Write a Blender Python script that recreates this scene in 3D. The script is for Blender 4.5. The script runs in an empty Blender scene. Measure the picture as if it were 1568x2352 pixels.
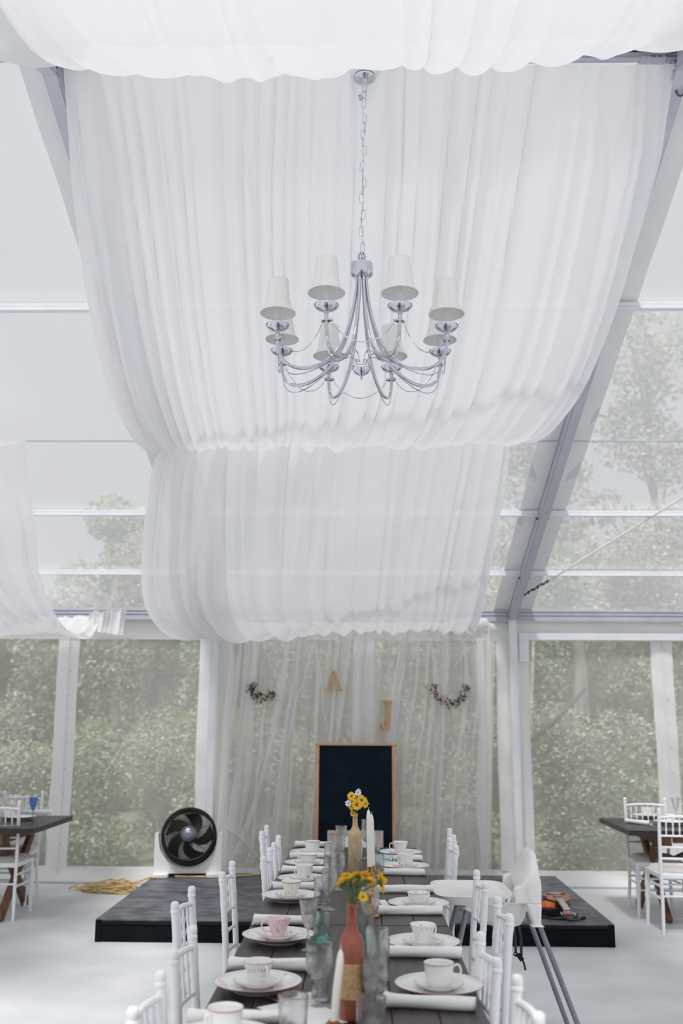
import bpy, math, random
import numpy as np
from mathutils import Vector, Matrix

sc = bpy.context.scene
COL = sc.collection
RNG = random.Random(7)
PI = math.pi

# ---------------------------------------------------------------- camera
IMG_W, IMG_H, FPX = 1568, 2352, 2287.0
CAM_H, PITCH, YAW, ROLL = 1.57, math.radians(11.75), math.radians(1.30), math.radians(0.35)
F0 = Vector((-math.sin(YAW) * math.cos(PITCH), math.cos(YAW) * math.cos(PITCH), math.sin(PITCH)))
R0 = Vector((math.cos(YAW), math.sin(YAW), 0))
U0 = R0.cross(F0)
RV = R0 * math.cos(ROLL) + U0 * math.sin(ROLL)
UV = U0 * math.cos(ROLL) - R0 * math.sin(ROLL)
CAMLOC = Vector((0, 0, CAM_H))
cam_data = bpy.data.cameras.new('camera')
cam = bpy.data.objects.new('camera', cam_data)
COL.objects.link(cam)
cam.matrix_world = Matrix(((RV.x, UV.x, -F0.x, 0), (RV.y, UV.y, -F0.y, 0), (RV.z, UV.z, -F0.z, CAM_H), (0, 0, 0, 1)))
cam_data.sensor_fit = 'VERTICAL'
cam_data.sensor_height = 36.0
cam_data.sensor_width = 24.0
cam_data.lens = 36.0 * FPX / IMG_H
cam_data.clip_start = 0.05
cam_data.clip_end = 300
cam_data.dof.use_dof = True
cam_data.dof.focus_distance = 4.7
cam_data.dof.aperture_fstop = 2.2
sc.camera = cam

# ---------------------------------------------------------------- world, sun, exposure
SKY_STRENGTH, SUN_STRENGTH, EXPOSURE = 0.42, 3.9, 0.47
world = bpy.data.worlds.new('overcast_sky')
sc.world = world
world.use_nodes = True
bg = world.node_tree.nodes['Background']
bg.inputs['Color'].default_value = (0.975, 0.985, 1.0, 1)
bg.inputs['Strength'].default_value = SKY_STRENGTH
sun_d = bpy.data.lights.new('sun', 'SUN')
sun_d.energy = SUN_STRENGTH
sun_d.angle = math.radians(11.0)
sun_d.color = (1.0, 0.975, 0.94)
sun = bpy.data.objects.new('sun', sun_d)
COL.objects.link(sun)
sun.location = (-2, -8, 12)
sun.rotation_euler = Vector((0.14, 0.42, -0.90)).to_track_quat('-Z', 'Y').to_euler()
vs = sc.view_settings
vs.view_transform = 'Standard'
vs.look = 'None'
vs.exposure = EXPOSURE
vs.gamma = 1.0
vs.use_curve_mapping = False
sc.cycles.max_bounces = 10
sc.cycles.diffuse_bounces = 4
sc.cycles.glossy_bounces = 3
sc.cycles.transmission_bounces = 10
sc.cycles.transparent_max_bounces = 14
sc.cycles.adaptive_threshold = 0.05
sc.cycles.caustics_reflective = False
sc.cycles.caustics_refractive = False
sc.cycles.sample_clamp_indirect = 6.0

# ---------------------------------------------------------------- measuring the place
def ray(u, v):
    return F0 * FPX + RV * (u - IMG_W / 2) - UV * (v - IMG_H / 2)
def at(u, v, Y):
    d = ray(u, v)
    return CAMLOC + d * (Y / d.y)
def atz(u, v, Z):
    d = ray(u, v)
    return CAMLOC + d * ((Z - CAM_H) / d.z)

# ---------------------------------------------------------------- mesh helper
def basis(d, ref=Vector((0, 0, 1))):
    d = Vector(d).normalized()
    if abs(d.dot(ref)) > 0.97:
        ref = Vector((0, 1, 0)) if abs(d.y) < 0.9 else Vector((1, 0, 0))
    x = ref.cross(d).normalized()
    y = d.cross(x)
    return x, y, d

class MB:
    def __init__(s):
        s.v = []; s.f = []
    def add(s, vs_, fs):
        o = len(s.v)
        s.v += [tuple(p) for p in vs_]
        s.f += [tuple(i + o for i in f) for f in fs]
        return s
    def box(s, x0, x1, y0, y1, z0, z1):
        return s.add([(x0, y0, z0), (x1, y0, z0), (x1, y1, z0), (x0, y1, z0), (x0, y0, z1), (x1, y0, z1), (x1, y1, z1), (x0, y1, z1)],
                     [(0, 3, 2, 1), (4, 5, 6, 7), (0, 1, 5, 4), (1, 2, 6, 5), (2, 3, 7, 6), (3, 0, 4, 7)])
    def beam(s, p, q, w, h, ref=Vector((0, 0, 1)), w2=None, h2=None):
        p, q = Vector(p), Vector(q)
        x, y, d = basis(q - p, Vector(ref))
        w2 = w if w2 is None else w2
        h2 = h if h2 is None else h2
        vs_ = [p - x * w / 2 - y * h / 2, p + x * w / 2 - y * h / 2, p + x * w / 2 + y * h / 2, p - x * w / 2 + y * h / 2,
               q - x * w2 / 2 - y * h2 / 2, q + x * w2 / 2 - y * h2 / 2, q + x * w2 / 2 + y * h2 / 2, q - x * w2 / 2 + y * h2 / 2]
        return s.add(vs_, [(0, 3, 2, 1), (4, 5, 6, 7), (0, 1, 5, 4), (1, 2, 6, 5), (2, 3, 7, 6), (3, 0, 4, 7)])
    def tube(s, pts, r, n=8, cap=True, closed=False):
        pts = [Vector(p) for p in pts]
        m = len(pts)
        rs = r if isinstance(r, (list, tuple)) else [r] * m
        vs_ = []
        prev = None
        for i, p in enumerate(pts):
            a = pts[(i - 1) % m] if (i > 0 or closed) else p
            b = pts[(i + 1) % m] if (i < m - 1 or closed) else p
            d = (b - a)
            if d.length < 1e-9: d = Vector((0, 0, 1))
            d.normalize()
            if prev is None:
                x, y, _ = basis(d)
            else:
                x = prev - d * prev.dot(d)
                if x.length < 1e-6: x, y, _ = basis(d)
                x.normalize(); y = d.cross(x)
            prev = x
            for k in range(n):
                an = 2 * PI * k / n
                vs_.append(p + (x * math.cos(an) + y * math.sin(an)) * rs[i])
        fs = []
        for i in range(m if closed else m - 1):
            j = (i + 1) % m
            for k in range(n):
                l = (k + 1) % n
                fs.append((i * n + k, i * n + l, j * n + l, j * n + k))
        if cap and not closed:
            fs.append(tuple(reversed(range(n))))
            fs.append(tuple(range((m - 1) * n, m * n)))
        return s.add(vs_, fs)
    def lathe(s, prof, n=24, c=(0, 0, 0), axis=(0, 0, 1), sx=1.0, sy=1.0, mod=None):
        x, y, d = basis(axis) if tuple(axis) != (0, 0, 1) else (Vector((1, 0, 0)), Vector((0, 1, 0)), Vector((0, 0, 1)))
        c = Vector(c)
        vs_ = []
        m = len(prof)
        for (r, z) in prof:
            for k in range(n):
                an = 2 * PI * k / n
                rr = r * (mod(an, z) if mod else 1.0)
                vs_.append(c + x * (rr * math.cos(an) * sx) + y * (rr * math.sin(an) * sy) + d * z)
        fs = []
        for i in range(m - 1):
            for k in range(n):
                l = (k + 1) % n
                fs.append((i * n + k, i * n + l, (i + 1) * n + l, (i + 1) * n + k))
        if prof[0][0] > 1e-6 and prof[0] != prof[-1]: fs.append(tuple(reversed(range(n))))
        if prof[-1][0] > 1e-6 and prof[0] != prof[-1]: fs.append(tuple(range((m - 1) * n, m * n)))
        return s.add(vs_, fs)
    def ring(s, c, R, r, axis=(0, 0, 1), n=32, k=6, sy=1.0):
        x, y, d = basis(axis)
        c = Vector(c)
        return s.tube([c + x * (R * math.cos(2 * PI * i / n)) + y * (R * sy * math.sin(2 * PI * i / n)) for i in range(n)], r, k, closed=True)
    def ball(s, c, r, n=12, m=8, sx=1, sy=1, sz=1):
        c = Vector(c)
        o = [(max(1e-7, math.sin(PI * i / m)) * r, -math.cos(PI * i / m) * r * sz) for i in range(m + 1)]
        return s.lathe(o, n, c, sx=sx, sy=sy)
    def prism(s, poly, z0, z1, M=None):
        n = len(poly)
        vs_ = [Vector((p[0], p[1], z0)) for p in poly] + [Vector((p[0], p[1], z1)) for p in poly]
        if M is not None: vs_ = [M @ p for p in vs_]
        fs = [tuple(reversed(range(n))), tuple(range(n, 2 * n))]
        for i in range(n):
            j = (i + 1) % n
            fs.append((i, j, n + j, n + i))
        return s.add(vs_, fs)
    def grid(s, P):                     # P[i][j] points
        m, n = len(P), len(P[0])
        vs_ = [p for row in P for p in row]
        fs = [(i * n + j, i * n + j + 1, (i + 1) * n + j + 1, (i + 1) * n + j) for i in range(m - 1) for j in range(n - 1)]
        return s.add(vs_, fs)
    def build(s, name, mat, parent=None, smooth=True, bevel=0, angle=40, solid=0, sub=0):
        me = bpy.data.meshes.new(name)
        me.from_pydata(s.v, [], s.f)
        me.update()
        if smooth:
            me.shade_smooth()
            me.set_sharp_from_angle(angle=math.radians(angle))
        if mat: me.materials.append(mat)
        o = bpy.data.objects.new(name, me)
        COL.objects.link(o)
        if parent: o.parent = parent
        if solid:
            md = o.modifiers.new('thickness', 'SOLIDIFY'); md.thickness = solid; md.offset = 0
        if bevel:
            md = o.modifiers.new('bevel', 'BEVEL'); md.width = bevel; md.segments = 2; md.limit_method = 'ANGLE'; md.angle_limit = math.radians(40)
        if sub:
            md = o.modifiers.new('sub', 'SUBSURF'); md.levels = sub; md.render_levels = sub
        return o

def link_obj(name, me, parent=None, loc=(0, 0, 0)):
    o = bpy.data.objects.new(name, me)
    COL.objects.link(o)
    o.parent = parent
    o.location = loc
    return o
def tag(o, label, cat, group=None):
    o['label'] = label; o['category'] = cat
    if group: o['group'] = group
    return o
def thing(name, label, cat, loc=(0, 0, 0), rz=0.0, group=None):
    o = bpy.data.objects.new(name, None)
    COL.objects.link(o)
    o.empty_display_size = 0.1
    o.location = loc; o.rotation_euler = (0, 0, rz)
    return tag(o, label, cat, group)
def struct(o):
    o['kind'] = 'structure'
    return o
def empty_struct(name, loc=(0, 0, 0)):
    o = bpy.data.objects.new(name, None)
    COL.objects.link(o)
    o.location = loc
    o['kind'] = 'structure'
    return o
def copy_tree(o, parent=None):
    c = o.copy()
    COL.objects.link(c)
    c.parent = parent
    for ch in list(o.children): copy_tree(ch, c)
    return c
def place(root, loc, rz=0.0, label=None, cat=None, group=None):
    root.location = loc; root.rotation_euler = (0, 0, rz)
    if label: root['label'] = label
    if cat: root['category'] = cat
    if group: root['group'] = group
    return root
def catmull(P, n):
    P = [np.array(p, float) for p in P]
    P = [2 * P[0] - P[1]] + P + [2 * P[-1] - P[-2]]
    out = []
    segs = len(P) - 3
    for i in range(n):
        t = i / (n - 1) * segs
        k = min(int(t), segs - 1); t -= k
        a, b, c, d = P[k:k + 4]
        out.append(0.5 * ((2 * b) + (c - a) * t + (2 * a - 5 * b + 4 * c - d) * t * t + (3 * b - a - 3 * c + d) * t ** 3))
    return out
def smooth_pts(P, n):
    return [tuple(p) for p in catmull(P, n)]

# ---------------------------------------------------------------- materials
def lin(c):
    return tuple(((x / 255) / 12.92 if x / 255 <= 0.04045 else ((x / 255 + 0.055) / 1.055) ** 2.4) for x in c)
MATS = {}
def nodes_of(name):
    m = bpy.data.materials.new(name)
    m.use_nodes = True
    nt = m.node_tree
    nt.nodes.clear()
    out = nt.nodes.new('ShaderNodeOutputMaterial')
    return m, nt, out
def noise_mix(nt, c1, c2, scale=8.0, detail=4.0, stretch=(1, 1, 1), lo=0.35, hi=0.65, coord='Object'):
    tc = nt.nodes.new('ShaderNodeTexCoord')
    mp = nt.nodes.new('ShaderNodeMapping'); mp.inputs['Scale'].default_value = stretch
    nz = nt.nodes.new('ShaderNodeTexNoise'); nz.inputs['Scale'].default_value = scale; nz.inputs['Detail'].default_value = detail
    rp = nt.nodes.new('ShaderNodeValToRGB')
    rp.color_ramp.elements[0].position = lo; rp.color_ramp.elements[1].position = hi
    rp.color_ramp.elements[0].color = (*lin(c1), 1); rp.color_ramp.elements[1].color = (*lin(c2), 1)
    nt.links.new(tc.outputs[coord], mp.inputs['Vector'])
    nt.links.new(mp.outputs['Vector'], nz.inputs['Vector'])
    nt.links.new(nz.outputs['Fac'], rp.inputs['Fac'])
    return rp.outputs['Color'], nz.outputs['Fac']
def pmat(name, c1, c2=None, scale=12.0, rough=0.5, metal=0.0, bump=0.0, stretch=(1, 1, 1), spec=0.5, lo=0.35, hi=0.65, detail=4.0, coat=0.0):
    m, nt, out = nodes_of(name)
    b = nt.nodes.new('ShaderNodeBsdfPrincipled')
    c2 = c2 or tuple(max(0, x - 8) for x in c1)
    col, fac = noise_mix(nt, c1, c2, scale, detail, stretch, lo, hi)
    nt.links.new(col, b.inputs['Base Color'])
    b.inputs['Roughness'].default_value = rough
    b.inputs['Metallic'].default_value = metal
    b.inputs['Specular IOR Level'].default_value = spec
    b.inputs['Coat Weight'].default_value = coat
    if bump:
        bp = nt.nodes.new('ShaderNodeBump'); bp.inputs['Strength'].default_value = bump; bp.inputs['Distance'].default_value = 0.01
        nt.links.new(fac, bp.inputs['Height'])
        nt.links.new(bp.outputs['Normal'], b.inputs['Normal'])
    nt.links.new(b.outputs['BSDF'], out.inputs['Surface'])
    MATS[name] = m
    return m
def cloth_mat(name, c, trans=0.5, c2=None, scale=30):
    m, nt, out = nodes_of(name)
    col, _ = noise_mix(nt, c, c2 or tuple(x - 5 for x in c), scale)
    d = nt.nodes.new('ShaderNodeBsdfDiffuse'); t = nt.nodes.new('ShaderNodeBsdfTranslucent')
    nt.links.new(col, d.inputs['Color']); nt.links.new(col, t.inputs['Color'])
    mx = nt.nodes.new('ShaderNodeMixShader'); mx.inputs['Fac'].default_value = trans
    nt.links.new(d.outputs[0], mx.inputs[1]); nt.links.new(t.outputs[0], mx.inputs[2])
    nt.links.new(mx.outputs[0], out.inputs['Surface'])
    MATS[name] = m
    return m
def film_mat(name, haze, c=(235, 238, 242), trans=0.5, gloss=0.0, tint=(1, 1, 1), hazevar=0.0, vscale=3.0):
    """clear sheet: lets light through, with a milky haze and a faint shine"""
    m, nt, out = nodes_of(name)
    tr = nt.nodes.new('ShaderNodeBsdfTransparent'); tr.inputs['Color'].default_value = (*tint, 1)
    d = nt.nodes.new('ShaderNodeBsdfDiffuse'); d.inputs['Color'].default_value = (*lin(c), 1)
    t = nt.nodes.new('ShaderNodeBsdfTranslucent'); t.inputs['Color'].default_value = (*lin(c), 1)
    mx = nt.nodes.new('ShaderNodeMixShader'); mx.inputs['Fac'].default_value = trans
    nt.links.new(d.outputs[0], mx.inputs[1]); nt.links.new(t.outputs[0], mx.inputs[2])
    m2 = nt.nodes.new('ShaderNodeMixShader'); m2.inputs['Fac'].default_value = haze
    if hazevar:
        tc = nt.nodes.new('ShaderNodeTexCoord')
        nz = nt.nodes.new('ShaderNodeTexNoise'); nz.inputs['Scale'].default_value = vscale
        mr = nt.nodes.new('ShaderNodeMapRange'); mr.inputs['To Min'].default_value = haze - hazevar; mr.inputs['To Max'].default_value = haze + hazevar
        nt.links.new(tc.outputs['Object'], nz.inputs['Vector']); nt.links.new(nz.outputs['Fac'], mr.inputs['Value'])
        nt.links.new(mr.outputs[0], m2.inputs['Fac'])
    nt.links.new(tr.outputs[0], m2.inputs[1]); nt.links.new(mx.outputs[0], m2.inputs[2])
    last = m2
    if gloss:
        g = nt.nodes.new('ShaderNodeBsdfGlossy'); g.inputs['Roughness'].default_value = 0.15
        m3 = nt.nodes.new('ShaderNodeMixShader'); m3.inputs['Fac'].default_value = gloss
        nt.links.new(m2.outputs[0], m3.inputs[1]); nt.links.new(g.outputs[0], m3.inputs[2])
        last = m3
    nt.links.new(last.outputs[0], out.inputs['Surface'])
    MATS[name] = m
    return m
def glass_mat(name, tint=(0.99, 0.995, 0.995), edge=None, ior=1.16):
    m, nt, out = nodes_of(name)
    g = nt.nodes.new('ShaderNodeBsdfGlass'); g.inputs['Color'].default_value = (*tint, 1)
    g.inputs['IOR'].default_value = ior; g.inputs['Roughness'].default_value = 0.0
    tr = nt.nodes.new('ShaderNodeBsdfTransparent'); tr.inputs['Color'].default_value = (*tint, 1)
    mx = nt.nodes.new('ShaderNodeMixShader'); mx.inputs['Fac'].default_value = 0.6
    nt.links.new(tr.outputs[0], mx.inputs[1]); nt.links.new(g.outputs[0], mx.inputs[2])
    lw = nt.nodes.new('ShaderNodeLayerWeight'); lw.inputs['Blend'].default_value = 0.3
    fr = nt.nodes.new('ShaderNodeMapRange'); fr.inputs['From Min'].default_value = 0.3; fr.inputs['From Max'].default_value = 1.0
    fr.inputs['To Min'].default_value = 0.05; fr.inputs['To Max'].default_value = 0.6
    nt.links.new(lw.outputs['Facing'], fr.inputs['Value'])
    gl = nt.nodes.new('ShaderNodeBsdfGlossy'); gl.inputs['Roughness'].default_value = 0.04
    m2 = nt.nodes.new('ShaderNodeMixShader')
    nt.links.new(fr.outputs[0], m2.inputs['Fac']); nt.links.new(mx.outputs[0], m2.inputs[1]); nt.links.new(gl.outputs[0], m2.inputs[2])
    nt.links.new(m2.outputs[0], out.inputs['Surface'])
    MATS[name] = m
    return m
def leaf_mat(name, stops, trans=0.5):
    m, nt, out = nodes_of(name)
    ge = nt.nodes.new('ShaderNodeNewGeometry')
    rp = nt.nodes.new('ShaderNodeValToRGB'); rp.color_ramp.interpolation = 'CONSTANT'
    el = rp.color_ramp.elements
    el[0].position = 0; el[0].color = (*lin(stops[0][1]), 1)
    el[1].position = stops[1][0]; el[1].color = (*lin(stops[1][1]), 1)
    for p, c in stops[2:]:
        e = el.new(p); e.color = (*lin(c), 1)
    nt.links.new(ge.outputs['Random Per Island'], rp.inputs['Fac'])
    d = nt.nodes.new('ShaderNodeBsdfDiffuse'); t = nt.nodes.new('ShaderNodeBsdfTranslucent')
    nt.links.new(rp.outputs['Color'], d.inputs['Color']); nt.links.new(rp.outputs['Color'], t.inputs['Color'])
    mx = nt.nodes.new('ShaderNodeMixShader'); mx.inputs['Fac'].default_value = trans
    nt.links.new(d.outputs[0], mx.inputs[1]); nt.links.new(t.outputs[0], mx.inputs[2])
    nt.links.new(mx.outputs[0], out.inputs['Surface'])
    MATS[name] = m
    return m
def china_mat(name, base, spot, amount=0.0, scale=60.0, z0=None, z1=None, spot2=None, rlo=None, rhi=None):
    """white glazed china; amount>0 prints little flecks of colour, only between heights z0..z1 or radii rlo..rhi"""
    m, nt, out = nodes_of(name)
    b = nt.nodes.new('ShaderNodeBsdfPrincipled')
    b.inputs['Roughness'].default_value = 0.22
    if amount <= 0:
        b.inputs['Base Color'].default_value = (*lin(base), 1)
    else:
        tc = nt.nodes.new('ShaderNodeTexCoord')
        vo = nt.nodes.new('ShaderNodeTexVoronoi'); vo.inputs['Scale'].default_value = scale
        nz = nt.nodes.new('ShaderNodeTexNoise'); nz.inputs['Scale'].default_value = scale * 0.35
        nt.links.new(tc.outputs['Object'], vo.inputs['Vector']); nt.links.new(tc.outputs['Object'], nz.inputs['Vector'])
        a = nt.nodes.new('ShaderNodeMath'); a.operation = 'LESS_THAN'; a.inputs[1].default_value = 0.42
        nt.links.new(vo.outputs['Distance'], a.inputs[0])
        c = nt.nodes.new('ShaderNodeMath'); c.operation = 'GREATER_THAN'; c.inputs[1].default_value = 1 - amount
        nt.links.new(nz.outputs['Fac'], c.inputs[0])
        mul = nt.nodes.new('ShaderNodeMath'); mul.operation = 'MULTIPLY'
        nt.links.new(a.outputs[0], mul.inputs[0]); nt.links.new(c.outputs[0], mul.inputs[1])
        fac = mul.outputs[0]
        sp = nt.nodes.new('ShaderNodeSeparateXYZ'); nt.links.new(tc.outputs['Object'], sp.inputs[0])
        def gate(val, lo_, hi_, fac):
            for op, th in (('GREATER_THAN', lo_), ('LESS_THAN', hi_)):
                q = nt.nodes.new('ShaderNodeMath'); q.operation = op; q.inputs[1].default_value = th
                nt.links.new(val, q.inputs[0])
                w = nt.nodes.new('ShaderNodeMath'); w.operation = 'MULTIPLY'
                nt.links.new(fac, w.inputs[0]); nt.links.new(q.outputs[0], w.inputs[1])
                fac = w.outputs[0]
            return fac
        if z0 is not None: fac = gate(sp.outputs['Z'], z0, z1, fac)
        if rlo is not None:
            ln = nt.nodes.new('ShaderNodeVectorMath'); ln.operation = 'LENGTH'
            nt.links.new(tc.outputs['Object'], ln.inputs[0])
            fac = gate(ln.outputs['Value'], rlo, rhi, fac)
        pc = nt.nodes.new('ShaderNodeMix'); pc.data_type = 'RGBA'
        pc.inputs['A'].default_value = (*lin(spot), 1); pc.inputs['B'].default_value = (*lin(spot2 or spot), 1)
        st = nt.nodes.new('ShaderNodeMath'); st.operation = 'GREATER_THAN'; st.inputs[1].default_value = 0.5
        sx = nt.nodes.new('ShaderNodeSeparateXYZ'); nt.links.new(vo.outputs['Color'], sx.inputs[0])
        nt.links.new(sx.outputs['X'], st.inputs[0]); nt.links.new(st.outputs[0], pc.inputs['Factor'])
        mc = nt.nodes.new('ShaderNodeMix'); mc.data_type = 'RGBA'
        mc.inputs['A'].default_value = (*lin(base), 1)
        nt.links.new(fac, mc.inputs['Factor']); nt.links.new(pc.outputs['Result'], mc.inputs['B'])
        nt.links.new(mc.outputs['Result'], b.inputs['Base Color'])
    nt.links.new(b.outputs['BSDF'], out.inputs['Surface'])
    MATS[name] = m
    return m

M_FLOOR = pmat('pale_concrete', (226, 228, 232), (206, 209, 214), scale=1.6, rough=0.45, spec=0.35, detail=6)
M_GRASS = pmat('meadow', (96, 104, 70), (124, 126, 92), scale=9, rough=0.9)
M_ALU = pmat('brushed_aluminium', (234, 236, 240), (226, 228, 234), scale=4, rough=0.4, metal=0.0)
M_ALUD = pmat('grey_aluminium', (194, 198, 208), (182, 186, 198), scale=4, rough=0.45, metal=0.1)
M_WHITEVINYL = cloth_mat('white_vinyl', (252, 252, 252), 0.25, (249, 249, 250), 3)
M_BLOCKOUT = cloth_mat('blockout_vinyl', (226, 227, 228), 0.10, (220, 221, 223), 3)
M_PANE = film_mat('clear_vinyl_wall', 0.50, (240, 241, 240), 0.5, gloss=0.02, hazevar=0.06)
M_ROOF = film_mat('clear_vinyl_roof', 0.58, (220, 223, 228), 0.34, hazevar=0.06, vscale=0.7)
M_DRAPE = film_mat('white_sheer_drape', 0.87, (246, 246, 248), 0.28)
M_TULLE = film_mat('white_tulle', 0.47, (250, 250, 250), 0.45)
M_TULLEFOLD = film_mat('gathered_tulle', 0.62, (252, 252, 252), 0.40)
M_CHROME = pmat('chrome', (205, 208, 216), (198, 201, 210), rough=0.09, metal=1.0)
M_SHADE = cloth_mat('lampshade_linen', (252, 252, 250), 0.22, (249, 249, 247), 60)
M_CANDLE = cloth_mat('ivory_wax', (252, 250, 242), 0.2)
M_CHAIR = pmat('white_lacquer', (246, 247, 250), (241, 243, 247), scale=9, rough=0.35)
M_CUSHION = pmat('cream_cushion', (236, 232, 228), (224, 219, 215), scale=20, rough=0.9)
M_PLANK = pmat('dark_stained_plank', (88, 82, 86), (60, 54, 56), scale=5, rough=0.36, stretch=(9, 0.7, 9), bump=0.15)
M_PLANK2 = pmat('dark_stained_plank_worn', (98, 90, 92), (66, 56, 58), scale=6, rough=0.36, stretch=(8, 0.6, 8), bump=0.15)
M_SPLANK = pmat('dark_plank_cross', (60, 50, 52), (36, 28, 30), scale=5, rough=0.34, spec=0.4, stretch=(0.7, 9, 9), bump=0.12)
M_TIMBER = pmat('brown_timber', (134, 94, 70), (88, 58, 42), scale=6, rough=0.6, stretch=(6, 6, 1), bump=0.15)
M_STAGE = pmat('grey_stage_vinyl', (112, 113, 122), (72, 74, 84), scale=6.0, rough=0.46, detail=8, stretch=(0.9, 1.3, 1), lo=0.40, hi=0.62)
M_BLACK = pmat('black_skirting', (14, 22, 26), (10, 17, 20), scale=6, rough=0.8, spec=0.15)
M_BLACKPL = pmat('black_plastic', (16, 18, 20), (21, 23, 25), scale=10, rough=0.5, spec=0.25)
M_WHITEPL = pmat('white_plastic', (244, 243, 241), (240, 239, 237), scale=4, rough=0.3)
M_FANHUB = pmat('grey_hub', (120, 124, 138), (104, 108, 120), rough=0.3, metal=0.4)
M_GREYMETAL = pmat('grey_painted_tube', (140, 147, 156), (128, 135, 145), rough=0.4, metal=0.3)
M_STRAP = pmat('dark_blue_strap', (62, 74, 86), (50, 60, 72), scale=60, rough=0.8)
M_BOARD = pmat('chalkboard', (8, 22, 36), (22, 36, 50), scale=3, rough=0.75, spec=0.15, lo=0.45, hi=0.85, stretch=(1, 1, 2))
M_OAK = pmat('light_oak', (214, 172, 138), (196, 152, 120), scale=8, rough=0.5, stretch=(5, 5, 0.7))
M_CORK = pmat('cork_letter', (205, 172, 132), (190, 152, 112), scale=40, rough=0.8)
M_PALEFRAME = pmat('pale_wood_frame', (206, 186, 172), (192, 172, 158), scale=8, rough=0.5)
M_PAPER = pmat('white_paper', (236, 237, 240), (230, 231, 235), rough=0.8)
M_BLUECARD = pmat('pale_blue_card', (200, 220, 228), (210, 227, 233), rough=0.8)
M_INK = pmat('teal_ink', (20, 60, 84), (24, 66, 90), rough=0.8)
M_COPPER = pmat('copper_spray_paint', (166, 98, 80), (148, 82, 66), scale=14, rough=0.34, metal=0.2)
M_GOLDPAINT = pmat('gold_spray_paint', (206, 182, 140), (190, 164, 122), scale=60, rough=0.45, metal=0.2)
M_BURLAP = pmat('burlap_band', (206, 172, 128), (184, 148, 102), scale=90, rough=0.95, bump=0.4)
M_BRASS = pmat('brass', (196, 150, 96), (170, 122, 74), rough=0.22, metal=0.9)
M_NAPKIN = cloth_mat('white_napkin', (250, 250, 250), 0.10, (245, 245, 246), 25)
M_GLASS = glass_mat('clear_glass')
M_TEAL = glass_mat('teal_glass', (0.45, 0.86, 0.80))
M_BLUEGL = glass_mat('blue_glass', (0.62, 0.74, 0.98))
M_TEALTINT = glass_mat('faint_teal_glass', (0.93, 0.985, 0.975))
M_STEM = pmat('green_stem', (98, 128, 80), (74, 106, 60), scale=30, rough=0.6)
M_LEAFG = pmat('green_leaf', (110, 138, 92), (84, 116, 70), scale=20, rough=0.6)
M_PETAL = cloth_mat('yellow_petal', (255, 226, 96), 0.35, (253, 208, 66), 60)
M_PETALW = pmat('white_petal', (236, 232, 238), (220, 214, 226), scale=60, rough=0.6)
M_DISK = pmat('brown_flower_disk', (150, 100, 36), (100, 62, 24), scale=120, rough=0.9)
M_CORD = pmat('yellow_cord', (226, 204, 148), (208, 178, 116), scale=30, rough=0.5)
M_UKE = pmat('mahogany_face', (186, 128, 100), (164, 106, 80), scale=8, rough=0.3, stretch=(6, 1, 6), coat=0.4)
M_UKESIDE = pmat('mahogany_side', (120, 62, 38), (92, 44, 26), scale=8, rough=0.25, coat=0.5)
M_UKENECK = pmat('fretboard', (190, 160, 145), (170, 138, 122), scale=20, rough=0.4)
M_ORANGE = pmat('orange_vinyl', (226, 116, 34), (180, 78, 16), scale=14, rough=0.3)
M_RUBBER = pmat('black_cable', (34, 38, 42), (28, 31, 35), rough=0.5)
M_GOLDRIM = pmat('gold_rim', (196, 140, 84), (180, 124, 70), rough=0.3, metal=0.4)
M_PINKRIM = pmat('pink_rim', (206, 130, 140), (196, 118, 130), rough=0.3)
M_REDRIM = pmat('red_rim', (184, 70, 66), (170, 60, 58), rough=0.3)
M_GREYPVC = pmat('grey_conduit', (176, 178, 190), (168, 170, 183), rough=0.5)
M_DARKMETAL = pmat('dark_perforated_steel', (70, 76, 82), (88, 94, 100), rough=0.5, metal=0.5)
M_TRUNK = pmat('grey_bark', (150, 146, 138), (110, 104, 98), scale=9, rough=0.9, stretch=(1, 1, 0.3))
M_TRUNKD = pmat('dark_bark', (96, 88, 84), (70, 64, 62), scale=9, rough=0.9, stretch=(1, 1, 0.3))
L_OLIVE = leaf_mat('olive_leaves', [(0, (196, 198, 170)), (0.22, (164, 172, 146)), (0.42, (218, 218, 194)), (0.6, (126, 136, 112)), (0.76, (236, 234, 216)), (0.86, (188, 184, 160)), (0.95, (206, 158, 140))])
L_GREEN = leaf_mat('fresh_leaves', [(0, (184, 198, 164)), (0.25, (156, 174, 138)), (0.5, (210, 220, 190)), (0.68, (122, 140, 108)), (0.84, (234, 238, 216)), (0.95, (206, 196, 140))])
L_GREY = leaf_mat('grey_green_leaves', [(0, (204, 206, 188)), (0.25, (176, 182, 162)), (0.5, (222, 224, 206)), (0.7, (138, 146, 128)), (0.84, (238, 236, 222)), (0.95, (200, 156, 146))])

# ================================================================ the tent
YE, YR, ZE, SL = 10.2, 4.2, 2.65, 0.345          # eave line, ridge line, eave height, roof slope
def roofz(y):
    return ZE + (YE - y) * SL if y >= YR else ZE + (y - (2 * YR - YE)) * SL
BAYS = [-4.5, -1.5, 1.5, 4.5]

fl = MB(); fl.box(-9, 9, -2.2, 10.26, -0.12, 0.0)
struct(fl.build('floor', M_FLOOR, smooth=False))
gr = MB()
gr.grid([[(x, y, -0.06 + 0.05 * math.sin(x * 1.3) * math.cos(y * 0.9) + max(0, y - 14) * 0.02) for x in np.linspace(-40, 40, 41)] for y in np.linspace(10.27, 60, 40)])
struct(gr.build('ground', M_GRASS))

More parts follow.
